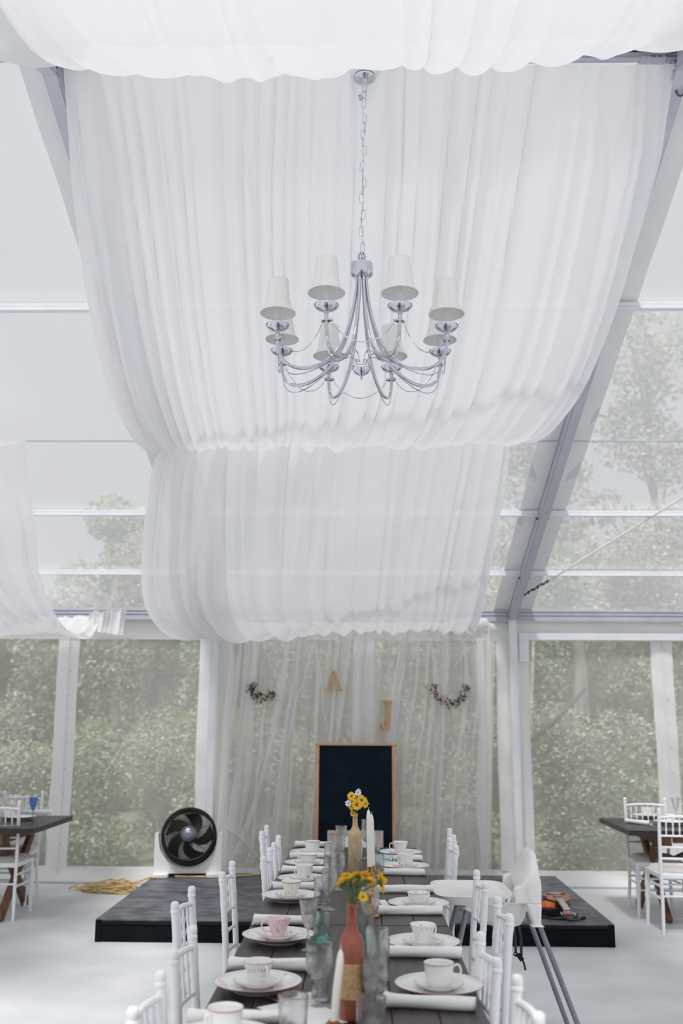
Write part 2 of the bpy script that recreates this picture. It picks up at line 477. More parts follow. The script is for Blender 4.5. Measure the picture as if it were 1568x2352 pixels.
ceil = empty_struct('ceiling')
for i, X in enumerate(BAYS):
    for (ya, yb) in ((YE - 0.04, YR + 0.02), (2 * YR - YE, YR - 0.02)):
        m = MB()
        za, zb = roofz(ya) - 0.085, roofz(yb) - 0.085
        m.beam((X, ya, za), (X, yb, zb), 0.062, 0.12)
        m.beam((X, ya, za - 0.045), (X, yb, zb - 0.045), 0.078, 0.014)
        m.beam((X, ya, za + 0.05), (X, yb, zb + 0.05), 0.078, 0.014)
        m.build('rafter', M_ALUD, ceil)
        for sgn in (-1, 1):
            m = MB()
            yy = np.linspace(ya, yb, 40)
            r_ = random.Random(i * 7 + sgn)
            xo = 0.205 if sgn > 0 else 0.185
            m.grid([[(X + sgn * (0.03 + (xo - 0.03) * t) , y, roofz(y) - 0.014 - 0.006 * math.sin(y * 9 + t * 3 + i) * t) for t in (0, 0.25, 0.5, 0.75, 1)] for y in yy])
            m.build('white_vinyl_band', M_BLOCKOUT, ceil)
# purlins and clear roof sheets, bay by bay
PUR = []
def roof_y(v, u=1400, off=0.0):
    d = ray(u, v)
    k = d.z / d.y
    return (ZE - off + YE * SL - CAM_H) / (k + SL)
PY = [roof_y(1305), roof_y(1166), roof_y(686)]
WELD = roof_y(1008)
cells = list(zip([-7.5] + BAYS, BAYS + [7.5]))
for (xa, xb) in cells:
    for y in PY:
        m = MB()
        m.box(xa + 0.032, xb - 0.032, y - 0.024, y + 0.024, roofz(y) - 0.075, roofz(y) - 0.03)
        m.box(xa + 0.032, xb - 0.032, y - 0.032, y - 0.024, roofz(y) - 0.08, roofz(y) - 0.066)
        m.build('purlin', M_ALU, ceil, bevel=0.004)
        if xb in (1.5, -1.5) :
            m = MB()
            for dx in (-0.045, 0.045):
                m.ball((xb + dx, y - 0.02, roofz(y) - 0.10), 0.011, 8, 6)
            m.build('purlin_bolt', M_DARKMETAL, ceil)
    for (ya, yb) in ((YE, WELD), (WELD, YR), (YR, 2 * YR - YE)):
        m = MB()
        m.grid([[(x, y, roofz(y) + 0.012 * math.sin(x * 2.1 + y) ) for x in np.linspace(xa, xb, 12)] for y in np.linspace(ya, yb, 16)])
        m.build('roof_pane', M_ROOF, ceil)
    m = MB(); m.box(xa, xb, WELD - 0.006, WELD + 0.006, roofz(WELD) - 0.022, roofz(WELD) - 0.012)
    m.build('weld_seam', M_ALUD, ceil)
m = MB(); m.box(-7.5, 7.5, YR - 0.04, YR + 0.04, roofz(YR) - 0.05, roofz(YR) - 0.005)
m.build('ridge_beam', M_ALUD, ceil, bevel=0.005)
for (xa, xb) in cells:
    m = MB()
    m.box(xa + 0.02, xb - 0.02, 10.10, 10.2, 2.565, 2.66)
    m.box(xa + 0.02, xb - 0.02, 10.085, 10.10, 2.565, 2.59)
    m.box(xa + 0.02, xb - 0.02, 10.085, 10.10, 2.605, 2.625)
    m.box(xa + 0.02, xb - 0.02, 10.085, 10.10, 2.64, 2.66)
    m.box(xa + 0.02, xb - 0.02, 10.07, 10.085, 2.545, 2.563)
    m.build('eave_beam', M_ALUD, ceil, bevel=0.002)

wall = empty_struct('wall_back')
WY = 10.18
strips = []
for X in (-6, -4.5, -3, -1.5, 0, 1.5, 3, 4.5, 6):
    post = abs(abs(X) - 1.5) < 0.01 or abs(abs(X) - 4.5) < 0.01
    w = 0.165 if post else 0.108
    strips.append((X - w, X + w))
    m = MB()
    zz = np.linspace(0.14, 2.38, 50)
    r_ = random.Random(int(X * 10))
    ph = [r_.uniform(0, 6) for _ in range(4)]
    m.grid([[(X - w + 2 * w * t + 0.004 * math.sin(z * 4 + ph[0]), WY - 0.008 - 0.010 * math.sin(PI * t) * (0.6 + 0.4 * math.sin(z * 6 + ph[1])) - 0.004 * math.sin(z * 17 + ph[2] + 3 * t), z) for t in np.linspace(0, 1, 9)] for z in zz])
    m.build('vinyl_strip', M_WHITEVINYL, wall)
    m = MB()
    m.tube([(X + 0.012 + 0.006 * math.sin(z * 2.3), WY - 0.024, z) for z in np.linspace(0.05, 2.38, 30)], 0.007, 6)
    m.build('keder_rope', M_WHITEVINYL, wall)
    if not post:
        m = MB()
        for k in range(9): m.ball((X + 0.035, WY - 0.026, 0.35 + k * 0.24), 0.0045, 8, 6)
        m.build('grommet', M_DARKMETAL, wall)
    if post:
        m = MB()
        m.box(X - 0.032, X + 0.032, 10.06, 10.15, 0, 2.56)
        m.box(X - 0.042, X - 0.032, 10.06, 10.075, 0, 2.56); m.box(X + 0.032, X + 0.042, 10.06, 10.075, 0, 2.56)
        m.box(X - 0.09, X + 0.09, 10.0, 10.18, 0, 0.012)
        m.build('post', M_ALU, wall, bevel=0.003)
edges = [-7.5] + [e for s_ in strips for e in s_] + [7.5]
for k in range(0, len(edges), 2):
    xa, xb = edges[k] - 0.01, edges[k + 1] + 0.01
    m = MB()
    m.grid([[(x, WY + 0.010 * math.sin(x * 5 + z * 2) + 0.006 * math.sin(z * 7 - x * 3), z) for x in np.linspace(xa, xb, 14)] for z in np.linspace(0.14, 2.38, 20)])
    m.build('pane', M_PANE, wall)
m = MB()
m.grid([[(x, WY - 0.012 + 0.006 * math.sin(x * 7 + z * 11), z) for x in np.linspace(-7.5, 7.5, 120)] for z in np.linspace(2.355, 2.57, 6)])
m.build('vinyl_header', M_WHITEVINYL, wall)
m = MB()
m.grid([[(x, WY - 0.01 - 0.05 * (1 - z / 0.15) ** 2 - 0.010 * math.sin(x * 6 + z * 20), max(z, 0.002)) for x in np.linspace(-7.5, 7.5, 160)] for z in np.linspace(0.0, 0.15, 7)])
m.build('vinyl_skirt', M_WHITEVINYL, wall)
m = MB(); m.box(-7.5, 7.5, WY - 0.11, WY - 0.075, 0.0, 0.016); m.build('ground_rail', M_ALUD, wall)
m = MB()
m.box(1.56, 4.4, 10.10, 10.135, 2.36, 2.43); m.box(1.56, 1.66, 10.10, 10.135, 2.14, 2.36)
m.build('blind_rail', M_ALU, wall, bevel=0.003)

# diagonal bracing cable in the right bay
def roof_pt(u, v, off=0.08):
    return at(u, v, roof_y(v, u, off))
pa, pb = roof_pt(1187, 1376), roof_pt(1262, 1332)
pc = roof_pt(1568, 1142)
far = pb + (pc - pb) * ((pb.y - 4.6) / (pb.y - pc.y))
brace = thing('brace_cable', 'white diagonal bracing cable with a dark turnbuckle under the right roof panel', 'cable', pa)
m = MB(); m.tube([pb - pa, far - pa], 0.011, 6); m.build('cable', M_WHITEVINYL, brace)
m = MB()
n_ = 7
for k in range(n_):
    c = (pb - pa) * ((k + 0.5) / n_)
    m.ring(c, 0.024, 0.005, axis=((0.3, 0.2, 1) if k % 2 else (1, 0.2, 0)), n=12, k=5, sy=0.6)
m.tube([(0, 0, 0), pb - pa], 0.006, 6)
m.build('turnbuckle', M_DARKMETAL, brace)
m = MB(); m.ball((0, 0, 0), 0.028, 10, 8); m.build('anchor_bolt', M_DARKMETAL, brace)

# ================================================================ ceiling drapes
def drape(name, label, left, right, xl, xr, nu=420, ns=110, seed=1, folds=46, amp=0.045, endamp=0.35, nruf=26, pleat=1.0, mid=None):
    """left/right: (y, z) side profiles; xl/xr: x of both edges along the length"""
    rng = np.random.default_rng(seed)
    L = np.array(catmull(left, ns)); R = np.array(catmull(right, ns))
    XL = np.array(catmull([(a,) for a in xl], ns))[:, 0]; XR = np.array(catmull([(a,) for a in xr], ns))[:, 0]
    u = np.linspace(0, 1, nu)[None, :]; s = np.linspace(0, 1, ns)[:, None]
    w = (u ** 1.15)
    Y = L[:, 0:1] * (1 - w) + R[:, 0:1] * w
    Z = L[:, 1:2] * (1 - w) + R[:, 1:2] * w
    if mid is not None:
        C_ = np.array(catmull(mid, ns)); q4 = 4 * u * (1 - u)
        Y = Y + q4 * (C_[:, 0:1] - (L[:, 0:1] + R[:, 0:1]) / 2); Z = Z + q4 * (C_[:, 1:2] - (L[:, 1:2] + R[:, 1:2]) / 2)
    X = XL[:, None] * (1 - u) + XR[:, None] * u
    g = np.zeros((ns, nu))
    lat = np.zeros((ns, nu))
    # pleats with crisp valleys
    uw = u + 0.016 * np.sin(2.2 * s + 5 * u + seed) + 0.012 * np.sin(PI * s) * np.sin(15 * u + seed)
    edges_ = [-0.05]
    while edges_[-1] < 1.05: edges_.append(edges_[-1] + min(0.036, np.exp(rng.normal(np.log(0.020), 0.6))) * pleat)
    for a_, b_ in zip(edges_[:-1], edges_[1:]):
        t_ = np.clip((uw - a_) / (b_ - a_), 0, 1)
        sk = rng.uniform(0.6, 1.6)
        g += amp * 1.25 * rng.uniform(0.4, 1.0) * min(1.5, ((b_ - a_) / 0.025) ** 0.8) * np.sin(PI * t_ ** sk) ** 0.8
    for k in range(folds):
        c = rng.uniform(-0.02, 1.02); dr = rng.normal(0, 0.03); e = rng.normal(0, 0.02)
        wd = rng.uniform(0.004, 0.014); A = amp * rng.uniform(0.35, 1.0) * (wd / 0.014) ** 0.5
        q = u - c - dr * (s - 0.5) - e * np.sin(PI * s)
        env = 0.55 + 0.45 * np.sin(PI * np.clip(s * rng.uniform(0.7, 1.2) + rng.uniform(-0.15, 0.15), 0, 1))
        g += A * env * np.exp(-(q / wd) ** 2) * rng.choice([1, 1, -0.7])
        lat += 0.25 * A * env * (q / wd) * np.exp(-(q / wd) ** 2)
    for k in range(5):                                  # broad, slow folds
        c = rng.uniform(0, 1); wd = rng.uniform(0.05, 0.1); dr = rng.normal(0, 0.06)
        g += amp * 0.7 * np.exp(-((u - c - dr * s) / wd) ** 2) * np.sin(PI * s) * rng.choice([1, -1])
    ends = endamp + (1 - endamp) * np.sin(PI * np.clip(s, 0, 1)) ** 0.6
    g *= ends
    ruf = np.zeros((1, nu))
    ruf = 0.5 + 0.5 * np.sin(2 * PI * (nruf * u + 0.8 * np.sin(9 * u) + 0.5 * np.sin(23 * u + 1)))
    near_end = np.exp(-((1 - s) / 0.05) ** 2) + np.exp(-((s) / 0.04) ** 2)
    g += 0.012 * ruf * near_end
    ty = np.gradient(Y, axis=0); tz = np.gradient(Z, axis=0)
    ln = np.sqrt(ty ** 2 + tz ** 2) + 1e-9
    ny, nz = tz / ln, -ty / ln
    sg = np.where(nz > 0, -1, 1)
    Y2 = Y + g * ny * sg; Z2 = Z + g * nz * sg; X2 = X + lat
    me = bpy.data.meshes.new(name)
    V = np.stack([X2, Y2, Z2], -1).reshape(-1, 3)
    idx = np.arange(ns * nu).reshape(ns, nu)
    Q = np.stack([idx[:-1, :-1], idx[:-1, 1:], idx[1:, 1:], idx[1:, :-1]], -1).reshape(-1, 4)
    me.from_pydata(V.tolist(), [], Q.tolist())
    me.shade_smooth()
    me.materials.append(M_DRAPE)
    return me
def ab(P):
    return [(y, z + CAM_H) for y, z in P]
def drape_thing(name, label, parts):
    t = thing(name, label, 'drape', (0, 0, 0))
    for pn, me in parts:
        o = link_obj(pn, me, t)
    return t
UL = ab([(4.22, 3.05), (4.38, 2.80), (4.55, 2.55), (4.95, 2.16), (5.43, 1.91), (6.0, 1.80), (6.5, 1.81), (6.92, 1.97)])
UR = ab([(4.22, 3.05), (4.40, 2.88), (4.60, 2.70), (5.24, 2.40), (5.86, 2.19), (6.3, 2.03), (6.6, 1.91), (6.92, 1.97)])
LL = ab([(6.95, 2.0), (6.98, 1.62), (7.2, 1.15), (7.7, 0.86), (8.4, 0.73), (9.3, 0.80), (10.03, 0.98)])
LR = ab([(6.95, 2.0), (7.4, 1.72), (8.1, 1.40), (8.7, 1.13), (9.3, 0.92), (9.7, 0.86), (10.03, 0.98)])
drape_thing('ceiling_drape', 'wide white swagged drape hanging below the roof behind the chandelier', [
    ('upper_swag', drape('upper_swag', '', UL, UR, [-1.44, -1.45, -1.47, -1.47], [1.47, 1.46, 1.38, 1.06], seed=3, folds=36, pleat=1.6)),
    ('lower_swag', drape('lower_swag', '', LL, LR, [-1.47, -1.58, -1.68, -1.6, -1.47], [1.06, 1.06, 1.06, 1.02], seed=8, folds=30, amp=0.045, nruf=14, pleat=2.3))])
NR = ab([(4.10, 3.14), (3.95, 2.99), (3.7, 2.81), (3.3, 2.58), (2.8, 2.44), (2.2, 2.36), (1.4, 2.2)])
NL = ab([(4.10, 3.10), (3.95, 2.91), (3.7, 2.72), (3.3, 2.50), (2.8, 2.42), (2.2, 2.36), (1.4, 2.2)])
NC = ab([(4.10, 3.09), (3.95, 2.865), (3.7, 2.672), (3.3, 2.45), (2.8, 2.30), (2.2, 2.22), (1.4, 2.2)])
drape_thing('ceiling_drape', 'white drape overhead at the top edge of the picture, in front of the chandelier canopy', [
    ('near_swag', drape('near_swag', '', NL, NR, [-1.47, -1.5, -1.5], [1.47, 1.5, 1.5], nu=420, seed=15, folds=14, amp=0.024, nruf=13, pleat=2.4, endamp=0.1, mid=NC))])
LBR = ab([(6.95, 2.0), (7.15, 1.75), (7.5, 1.45), (7.75, 1.17), (8.3, 0.93), (9.0, 0.80), (9.6, 0.82), (10.03, 1.02)])
drape_thing('ceiling_drape', 'white swagged drape at the left edge of the picture above the left table', [
    ('upper_swag', drape('upper_swag', '', UL, UR, [-4.4, -4.4, -4.4], [-2.05, -2.4, -2.72, -2.46], nu=260, seed=23, folds=30, pleat=1.6)),
    ('lower_swag', drape('lower_swag', '', LL, LBR, [-4.5, -4.6, -4.5], [-2.46, -2.52, -2.60, -2.66], nu=260, seed=29, folds=24, amp=0.045, nruf=12, pleat=2.4))])
drape_thing('ceiling_drape', 'edge of a white drape peeking in at the far right below the eave', [
    ('upper_swag', drape('upper_swag', '', UL, UR, [2.6, 2.75, 2.8], [4.4, 4.4, 4.4], nu=220, seed=33, folds=36)),
    ('lower_swag', drape('lower_swag', '', LR, LL, [2.8, 3.1, 3.17, 3.18], [4.4, 4.4, 4.4], nu=220, seed=37, folds=30))])
# frilled fabric ends tied at the eave
def eave_ruffle(label, xa, xb, z0, z1, seed):
    r_ = random.Random(seed)
    t = MB()
    n = 120
    P = []
    for k in range(7):
        f = k / 6
        row = []
        for j in range(n):
            q = j / (n - 1)
            x = xa + (xb - xa) * q
            row.append((x, 9.97 - 0.05 * math.sin(q * 40 + 2 * math.sin(q * 13)) * (0.25 + f) - 0.10 * (1 - f), z0 + 0.05 * (1 - f) * (1 - q) + (z1 - z0) * f * (0.80 + 0.20 * q) + (0.035 * abs(math.sin(q * 47 + 3 * math.sin(q * 19))) if k == 6 else 0)))
        P.append(row)
    t.grid(P)
    tag(t.build('eave_ruffle', M_DRAPE), label, 'ruffle')
eave_ruffle('short frilled white cloth end on the eave beside the left drape', -2.75, -2.38, 2.37, 2.63, 3)
m = MB()
for (cx, cz, rr) in ((0.98, 2.49, 0.055), (1.08, 2.51, 0.06), (1.19, 2.50, 0.055), (1.25, 2.46, 0.045), (0.88, 2.48, 0.05)):
    m.lathe([(1e-4, -0.08), (rr, -0.05), (rr * 1.1, 0.0), (rr, 0.05), (1e-4, 0.08)], 16, (cx, 9.98, cz), axis=(1, 0, 0.2), mod=lambda a, z: 1 + 0.18 * math.sin(5 * a + z * 60))
tag(m.build('tulle_gather', film_mat('bunched_tulle', 0.75, (246, 247, 249), 0.4)), 'bunched knot of white tulle tied at the eave left of the right post', 'tulle')

# ================================================================ tulle backdrop
def tulle(label, xa, xb, ztop, zbot, seed, slant, waves, folds):
    rng = np.random.default_rng(seed)
    nu, ns = 460, 60
    u = np.linspace(0, 1, nu)[None, :]; s = np.linspace(0, 1, ns)[:, None]        # s=0 at top
    W = xb - xa
    ph = rng.uniform(0, 6.28, 6)
    x = xa + W * u + slant * s * (0.4 + 0.6 * np.sin(3.0 * u + ph[0]) ** 2) * np.sin(PI * np.clip(u * 1.02, 0, 1)) ** 0.5
    k1, k2, k3 = waves
    a = W / (2 * PI)
    x = x + a * 1.3 / k1 * np.sin(2 * PI * k1 * u + ph[1] + 1.2 * s) + a * 1.7 / k2 * np.sin(2 * PI * k2 * u + ph[2] - 1.5 * s + 2 * np.sin(5 * u)) + a * 1.5 / k3 * np.sin(2 * PI * k3 * u + ph[3] + s)
    y = 9.97 - 0.04 * np.sin(2 * PI * k2 * u + ph[4]) - 0.02 * np.sin(2 * PI * k3 * u + ph[5] + 2 * s) - 0.03 * s
    z = ztop + (zbot - ztop) * s + 0 * u
    z = z + 0.015 * np.sin(2 * PI * k2 * u) * (1 - s)
    me = bpy.data.meshes.new('tulle_curtain')
    V = np.stack([x + 0 * z, y + 0 * z, z], -1).reshape(-1, 3)
    idx = np.arange(ns * nu).reshape(ns, nu)
    Q = np.stack([idx[:-1, :-1], idx[:-1, 1:], idx[1:, 1:], idx[1:, :-1]], -1).reshape(-1, 4)
    me.from_pydata(V.tolist(), [], Q.tolist()); me.shade_smooth(); me.materials.append(M_TULLE)
    t = thing('tulle_curtain', label, 'curtain', (0, 0, 0))
    link_obj('sheer_panel', me, t)
    r_ = random.Random(seed)
    for pix, wd in folds:
        Y = 9.93 - r_.uniform(0, 0.03)
        P = smooth_pts([tuple(at(a, b, Y)) for a, b in pix], 26)
        f1, f2 = r_.uniform(0, 6), r_.uniform(0, 6)
        m = MB(); rows = []
        for i, p in enumerate(P):
            q = i / 25
            w_ = wd * (0.45 + 0.75 * math.sin(PI * (0.15 + 0.8 * q))) * (1 + 0.25 * math.sin(q * 9 + f1))
            rows.append([(p[0] + w_ * (k / 6 - 0.5) + 0.006 * math.sin(q * 14 + f2), p[1] - 0.018 * math.sin(PI * k / 6) + 0.008 * math.sin(k * 2.2 + q * 5), max(0.03, p[2])) for k in range(7)])
        m.grid(rows); m.build('gathered_fold', M_TULLEFOLD, t)
FL = [([(535, 1468), (528, 1600), (512, 1800), (498, 1985)], 0.06), ([(552, 1468), (545, 1560), (522, 1760)], 0.03), ([(585, 1468), (578, 1620), (565, 1800), (540, 1985)], 0.05),
      ([(660, 1466), (648, 1580), (622, 1700), (585, 1850), (530, 1980)], 0.055), ([(690, 1466), (676, 1560), (655, 1680), (640, 1800)], 0.025), ([(722, 1466), (704, 1540), (680, 1610), (660, 1700)], 0.022),
      ([(727, 1466), (728, 1600), (722, 1800), (715, 1960)], 0.03), ([(733, 1466), (738, 1580), (750, 1680)], 0.016), ([(757, 1466), (752, 1530), (747, 1590)], 0.018), ([(786, 1466), (775, 1500), (768, 1560)], 0.016),
      ([(610, 1600), (600, 1700), (588, 1820), (578, 1960)], 0.025), ([(520, 1900), (560, 1930), (600, 1975)], 0.018)]
FR = [([(920, 1466), (908, 1560), (895, 1680), (885, 1790)], 0.03), ([(938, 1466), (920, 1580), (908, 1690)], 0.02), ([(962, 1466), (955, 1570), (935, 1690), (920, 1850), (912, 1980)], 0.035), ([(985, 1466), (978, 1600), (958, 1760), (940, 1980)], 0.022),
      ([(990, 1466), (1000, 1560), (985, 1700), (968, 1850), (960, 1985)], 0.045), ([(1028, 1466), (1022, 1600), (1012, 1760), (1005, 1985)], 0.03), ([(1058, 1466), (1072, 1530), (1064, 1640), (1045, 1800), (1030, 1985)], 0.035),
      ([(1085, 1470), (1098, 1560), (1092, 1660), (1080, 1760)], 0.022), ([(1100, 1466), (1108, 1600), (1104, 1800), (1108, 1990)], 0.07), ([(1068, 1466), (1062, 1500), (1040, 1540)], 0.018), ([(880, 1466), (900, 1478), (915, 1466)], 0.014)]
tulle('sheer white tulle curtain hanging left of the chalkboard, behind the fan side', -1.38, -0.02, 2.50, 0.03, 5, -0.34, (3, 8, 27), FL)
tulle('sheer white tulle curtain hanging right of the chalkboard', 0.0, 1.26, 2.50, 0.03, 11, -0.26, (3, 9, 29), FR)

# ================================================================ ridge fittings
zr = CAM_H + 3.062
pipe = thing('conduit_pipe', 'grey plastic conduit pipe along the ridge at the top right', 'pipe', (0, YR + 0.0, zr))
m = MB(); m.tube([(-1.42, 0, 0), (1.42, 0, 0)], 0.015, 10); m.build('pipe_run', M_GREYPVC, pipe)
m = MB(); m.tube([(1.30, 0, 0), (1.42, 0, 0)], 0.0195, 10); m.tube([(1.42, 0, 0), (1.46, 0, 0.012), (1.52, 0, 0.05), (1.56, 0, 0.12)], 0.017, 10); m.build('pipe_elbow', M_GREYPVC, pipe)
m = MB()
for dx in (0, 0.01, 0.02): m.ring((0.84 + dx, 0, 0), 0.018, 0.004, axis=(1, 0.15, 0), n=14, k=5)
m.build('zip_tie', M_WHITEVINYL, pipe)
cu = bpy.data.curves.new('pipe_print', 'FONT'); cu.body = '00 30   Cantex'; cu.size = 0.022; cu.extrude = 0.0004
to = bpy.data.objects.new('pipe_print_curve', cu); COL.objects.link(to)
dg = bpy.context.evaluated_depsgraph_get()
tm = bpy.data.meshes.new_from_object(to.evaluated_get(dg))
bpy.data.objects.remove(to)
tm.materials.clear(); tm.materials.append(M_RUBBER)
tp = link_obj('pipe_print', tm, pipe, (1.35, -0.0215, -0.004)); tp.rotation_euler = (math.radians(68), 0, 0)
st = thing('perforated_strap', 'dark perforated steel strap running above the grey ridge pipe', 'strap', (0, YR - 0.03, zr + 0.035))
m = MB(); m.box(-1.55, 1.60, -0.012, 0.012, -0.012, 0.0); m.build('strap_body', M_DARKMETAL, st)
for k in range(8):
    m = MB(); m.lathe([(0.0001, -0.0005), (0.012, -0.0005), (0.012, 0), (0.0001, 0)], 12, (0.88 + 0.085 * k, -0.001, -0.0125), sx=1.7, sy=0.5); m.build('slot', M_WHITEVINYL, st)
m = MB(); m.box(0.50, 0.62, YR - 0.02, YR + 0.02, zr + 0.016, zr + 0.03)
tag(m.build('red_tag', pmat('red_tape', (190, 60, 74), (180, 52, 66))), 'bit of red tape on the ridge above the grey pipe', 'tape')
sh = thing('shackle', 'steel shackle and wire hanging at the top right corner by the rafter', 'shackle', at(1562, 205, 4.3))
m = MB(); m.ring((0, 0, 0), 0.02, 0.005, axis=(0.2, 1, 0.2), n=16, k=6, sy=1.6); m.build('loop', M_DARKMETAL, sh)
m = MB(); m.tube([(-0.02, 0, 0.12), (0, 0, 0.03)], 0.004, 6); m.build('wire', M_DARKMETAL, sh)
dr = thing('d_ring', 'small steel ring poking through the overhead drape', 'ring', at(622, 138, 4.02))
m = MB(); m.ring((0, 0, 0), 0.012, 0.003, axis=(0, 1, 0.3), n=14, k=6); m.build('loop', M_DARKMETAL, dr)
m = MB(); m.box(-0.012, 0.012, -0.004, 0.004, -0.016, -0.009); m.build('tab', M_DARKMETAL, dr)

# ================================================================ chandelier
cp = at(837, 178, YR)
CZ = cp.z
ch = thing('chandelier', 'chrome eight-arm chandelier with small white fabric shades on a chain', 'chandelier', (cp.x, YR, CZ))
def zz(z): return z - CZ
m = MB(); m.lathe([(0.001, 0.03), (0.02, 0.03), (0.045, 0.012), (0.052, 0.0), (0.048, -0.006), (0.016, -0.016), (0.014, -0.03), (0.001, -0.03)], 28); m.build('canopy', M_CHROME, ch)
m = MB(); m.lathe([(0.07, 0.05), (0.068, 0.02), (0.05, 0.006), (0.05, 0.02), (0.069, 0.05)], 24); m.build('canopy_cover', M_WHITEVINYL, ch)
lk = MB()
def stadium(a, b, n=8):
    P = []
    for i in range(n + 1):
        t = PI * i / n
        P.append((a * math.cos(t), 0, b + a * math.sin(t)))
    for i in range(n + 1):
        t = PI + PI * i / n
        P.append((a * math.cos(t), 0, -b + a * math.sin(t)))
    return P
lk.tube(stadium(0.0088, 0.017, 5), 0.0018, 6, closed=True)
l0 = lk.build('chain_link', M_CHROME, ch)
ztop, zbot = -0.035, zz(3.655)
nl = 21
for i in range(nl):
    o = l0 if i == 0 else l0.copy()
    if i: COL.objects.link(o); o.parent = ch
    f = (i + 0.5) / nl
    o.location = (0.006 * math.sin(i * 1.7) - 0.012 * f, 0.004 * math.cos(i * 2.1), ztop + (zbot - ztop) * f)
    o.rotation_euler = (0, RNG.uniform(-0.1, 0.1), (PI / 2 if i % 2 else 0) + RNG.uniform(-0.4, 0.4))
m = MB(); m.tube([(0.006 * math.sin(k * 0.9) - 0.012 * k / 24, 0.005 * math.cos(k * 0.9), ztop + (zbot - ztop) * k / 24) for k in range(25)], 0.0016, 5); m.build('lamp_cord', M_WHITEVINYL, ch)
m = MB(); m.lathe([(0.001, 0.012), (0.006, 0.010), (0.010, 0.002), (0.013, -0.008), (0.011, -0.012), (0.001, -0.006)], 14, (-0.021, -0.01, zz(4.437)), axis=(-0.5, 0.1, 0.7)); m.tube([(-0.004, 0, zz(4.475)), (-0.014, -0.006, zz(4.455)), (-0.02, -0.01, zz(4.447))], 0.002, 6); m.build('collar_ring', M_CHROME, ch)
HX = -0.012
m = MB()
for a in range(4):
    m.ring((HX, 0, zz(3.632)), 0.018, 0.003, axis=(math.cos(a * 0.8), math.sin(a * 0.8), 0.15), n=16, k=6)
m.build('loop', M_CHROME, ch)
m = MB(); m.lathe([(0.001, 0.045), (0.010, 0.045), (0.014, 0.036), (0.046, 0.034), (0.0515, 0.030), (0.0515, -0.018), (0.048, -0.022), (0.040, -0.030), (0.001, -0.034)], 32, (HX, 0, zz(3.562))); m.build('hub', M_CHROME, ch)
RA = 0.395
arm_p = [(0.022, 3.535), (0.028, 3.45), (0.050, 3.33), (0.095, 3.20), (0.165, 3.11), (0.25, 3.062), (0.325, 3.058), (0.375, 3.09), (0.393, 3.145), (RA, 3.205)]
wire_p = [(0.018, 3.085), (0.024, 3.125), (0.05, 3.155), (0.10, 3.145), (0.18, 3.085), (0.27, 3.035), (0.335, 3.025), (0.378, 3.06), (0.386, 3.11), (0.388, 3.175)]
def radial(P, n, r, k):
    mm = MB()
    mm.tube([(p[0], 0, zz(p[1])) for p in smooth_pts([(a, b, 0) for a, b in P], n)], r, k)
    return mm
protos = []
am = radial(arm_p, 30, 0.0075, 10)
wm = radial(wire_p, 36, 0.0026, 6)
am2 = am.build('arm', M_CHROME, ch)
cup = MB(); cup.lathe([(0.001, -0.02), (0.009, -0.018), (0.012, -0.008), (0.040, 0.004), (0.052, 0.018), (0.053, 0.021), (0.048, 0.020), (0.036, 0.010), (0.010, 0.004), (0.009, 0.022), (0.0005, 0.024)], 28, (RA, 0, zz(3.215)))
cup.lathe([(0.001, -0.052), (0.017, -0.050), (0.017, -0.046), (0.009, -0.040), (0.009, -0.02), (0.001, -0.02)], 16, (RA, 0, zz(3.215)))
cu_ = cup.build('bobeche_cup', M_CHROME, ch)
cn = MB(); cn.lathe([(0.001, 0.02), (0.0125, 0.02), (0.0125, 0.105), (0.010, 0.108), (0.001, 0.108)], 16, (RA, 0, zz(3.215)))
cn_ = cn.build('candle_sleeve', M_SHADE, ch)
sh_p = [(0.0765, 3.290), (0.0645, 3.306), (0.056, 3.330), (0.0495, 3.365), (0.046, 3.40), (0.0445, 3.440)]
sm = MB()
sm.lathe([(r, zz(z)) for r, z in sh_p] + [(r - 0.0015, zz(z)) for r, z in reversed(sh_p)] + [(sh_p[0][0], zz(sh_p[0][1]))], 32, (RA, 0, 0))
sh_ = sm.build('lamp_shade', M_SHADE, ch)
tr = MB(); tr.ring((RA, 0, zz(3.290)), 0.0765, 0.0018, n=32, k=5); tr.ring((RA, 0, zz(3.440)), 0.0445, 0.0015, n=28, k=5)
for k in range(6):
    a = k * PI / 3
    tr.tube([(RA + r * math.cos(a) * 1.01, r * math.sin(a) * 1.01, zz(z)) for r, z in sh_p], 0.0007, 4)
tr_ = tr.build('shade_trim', M_PAPER, ch)
wr_ = wm.build('scroll_wire', M_CHROME, ch)
a1, a2 = 0, PI / 4
P0 = Vector((0.388, 0.018, zz(3.172))); P1 = Vector((0.388 * math.cos(a2) + 0.018 * math.sin(a2), 0.388 * math.sin(a2) - 0.018 * math.cos(a2), zz(3.172)))
sw = MB(); pts = []
for k in range(21):
    t = k / 20
    p = P0.lerp(P1, t); p.z -= 0.095 * (1 - (2 * t - 1) ** 2) ** 0.85
    pts.append(p)
sw.tube(pts, 0.0022, 6)
for p in (P0, P1): sw.lathe([(0.001, -0.006), (0.008, -0.005), (0.008, 0.004), (0.001, 0.006)], 10, p)
sw_ = sw.build('swag_wire', M_CHROME, ch)
for i in range(8):
    an = PI / 8 + i * PI / 4 + 0.02
    arm_o = None
    for src in (am2, wr_, sw_, cu_, cn_, sh_, tr_):
        o = src if i == 0 else src.copy()
        if i: COL.objects.link(o)
        if src in (cu_, cn_, sh_, tr_):
            o.parent = arm_o
        else:
            o.parent = ch
            o.rotation_euler = (0, 0, an); o.location = (HX, 0, 0)
            if src is am2: arm_o = o
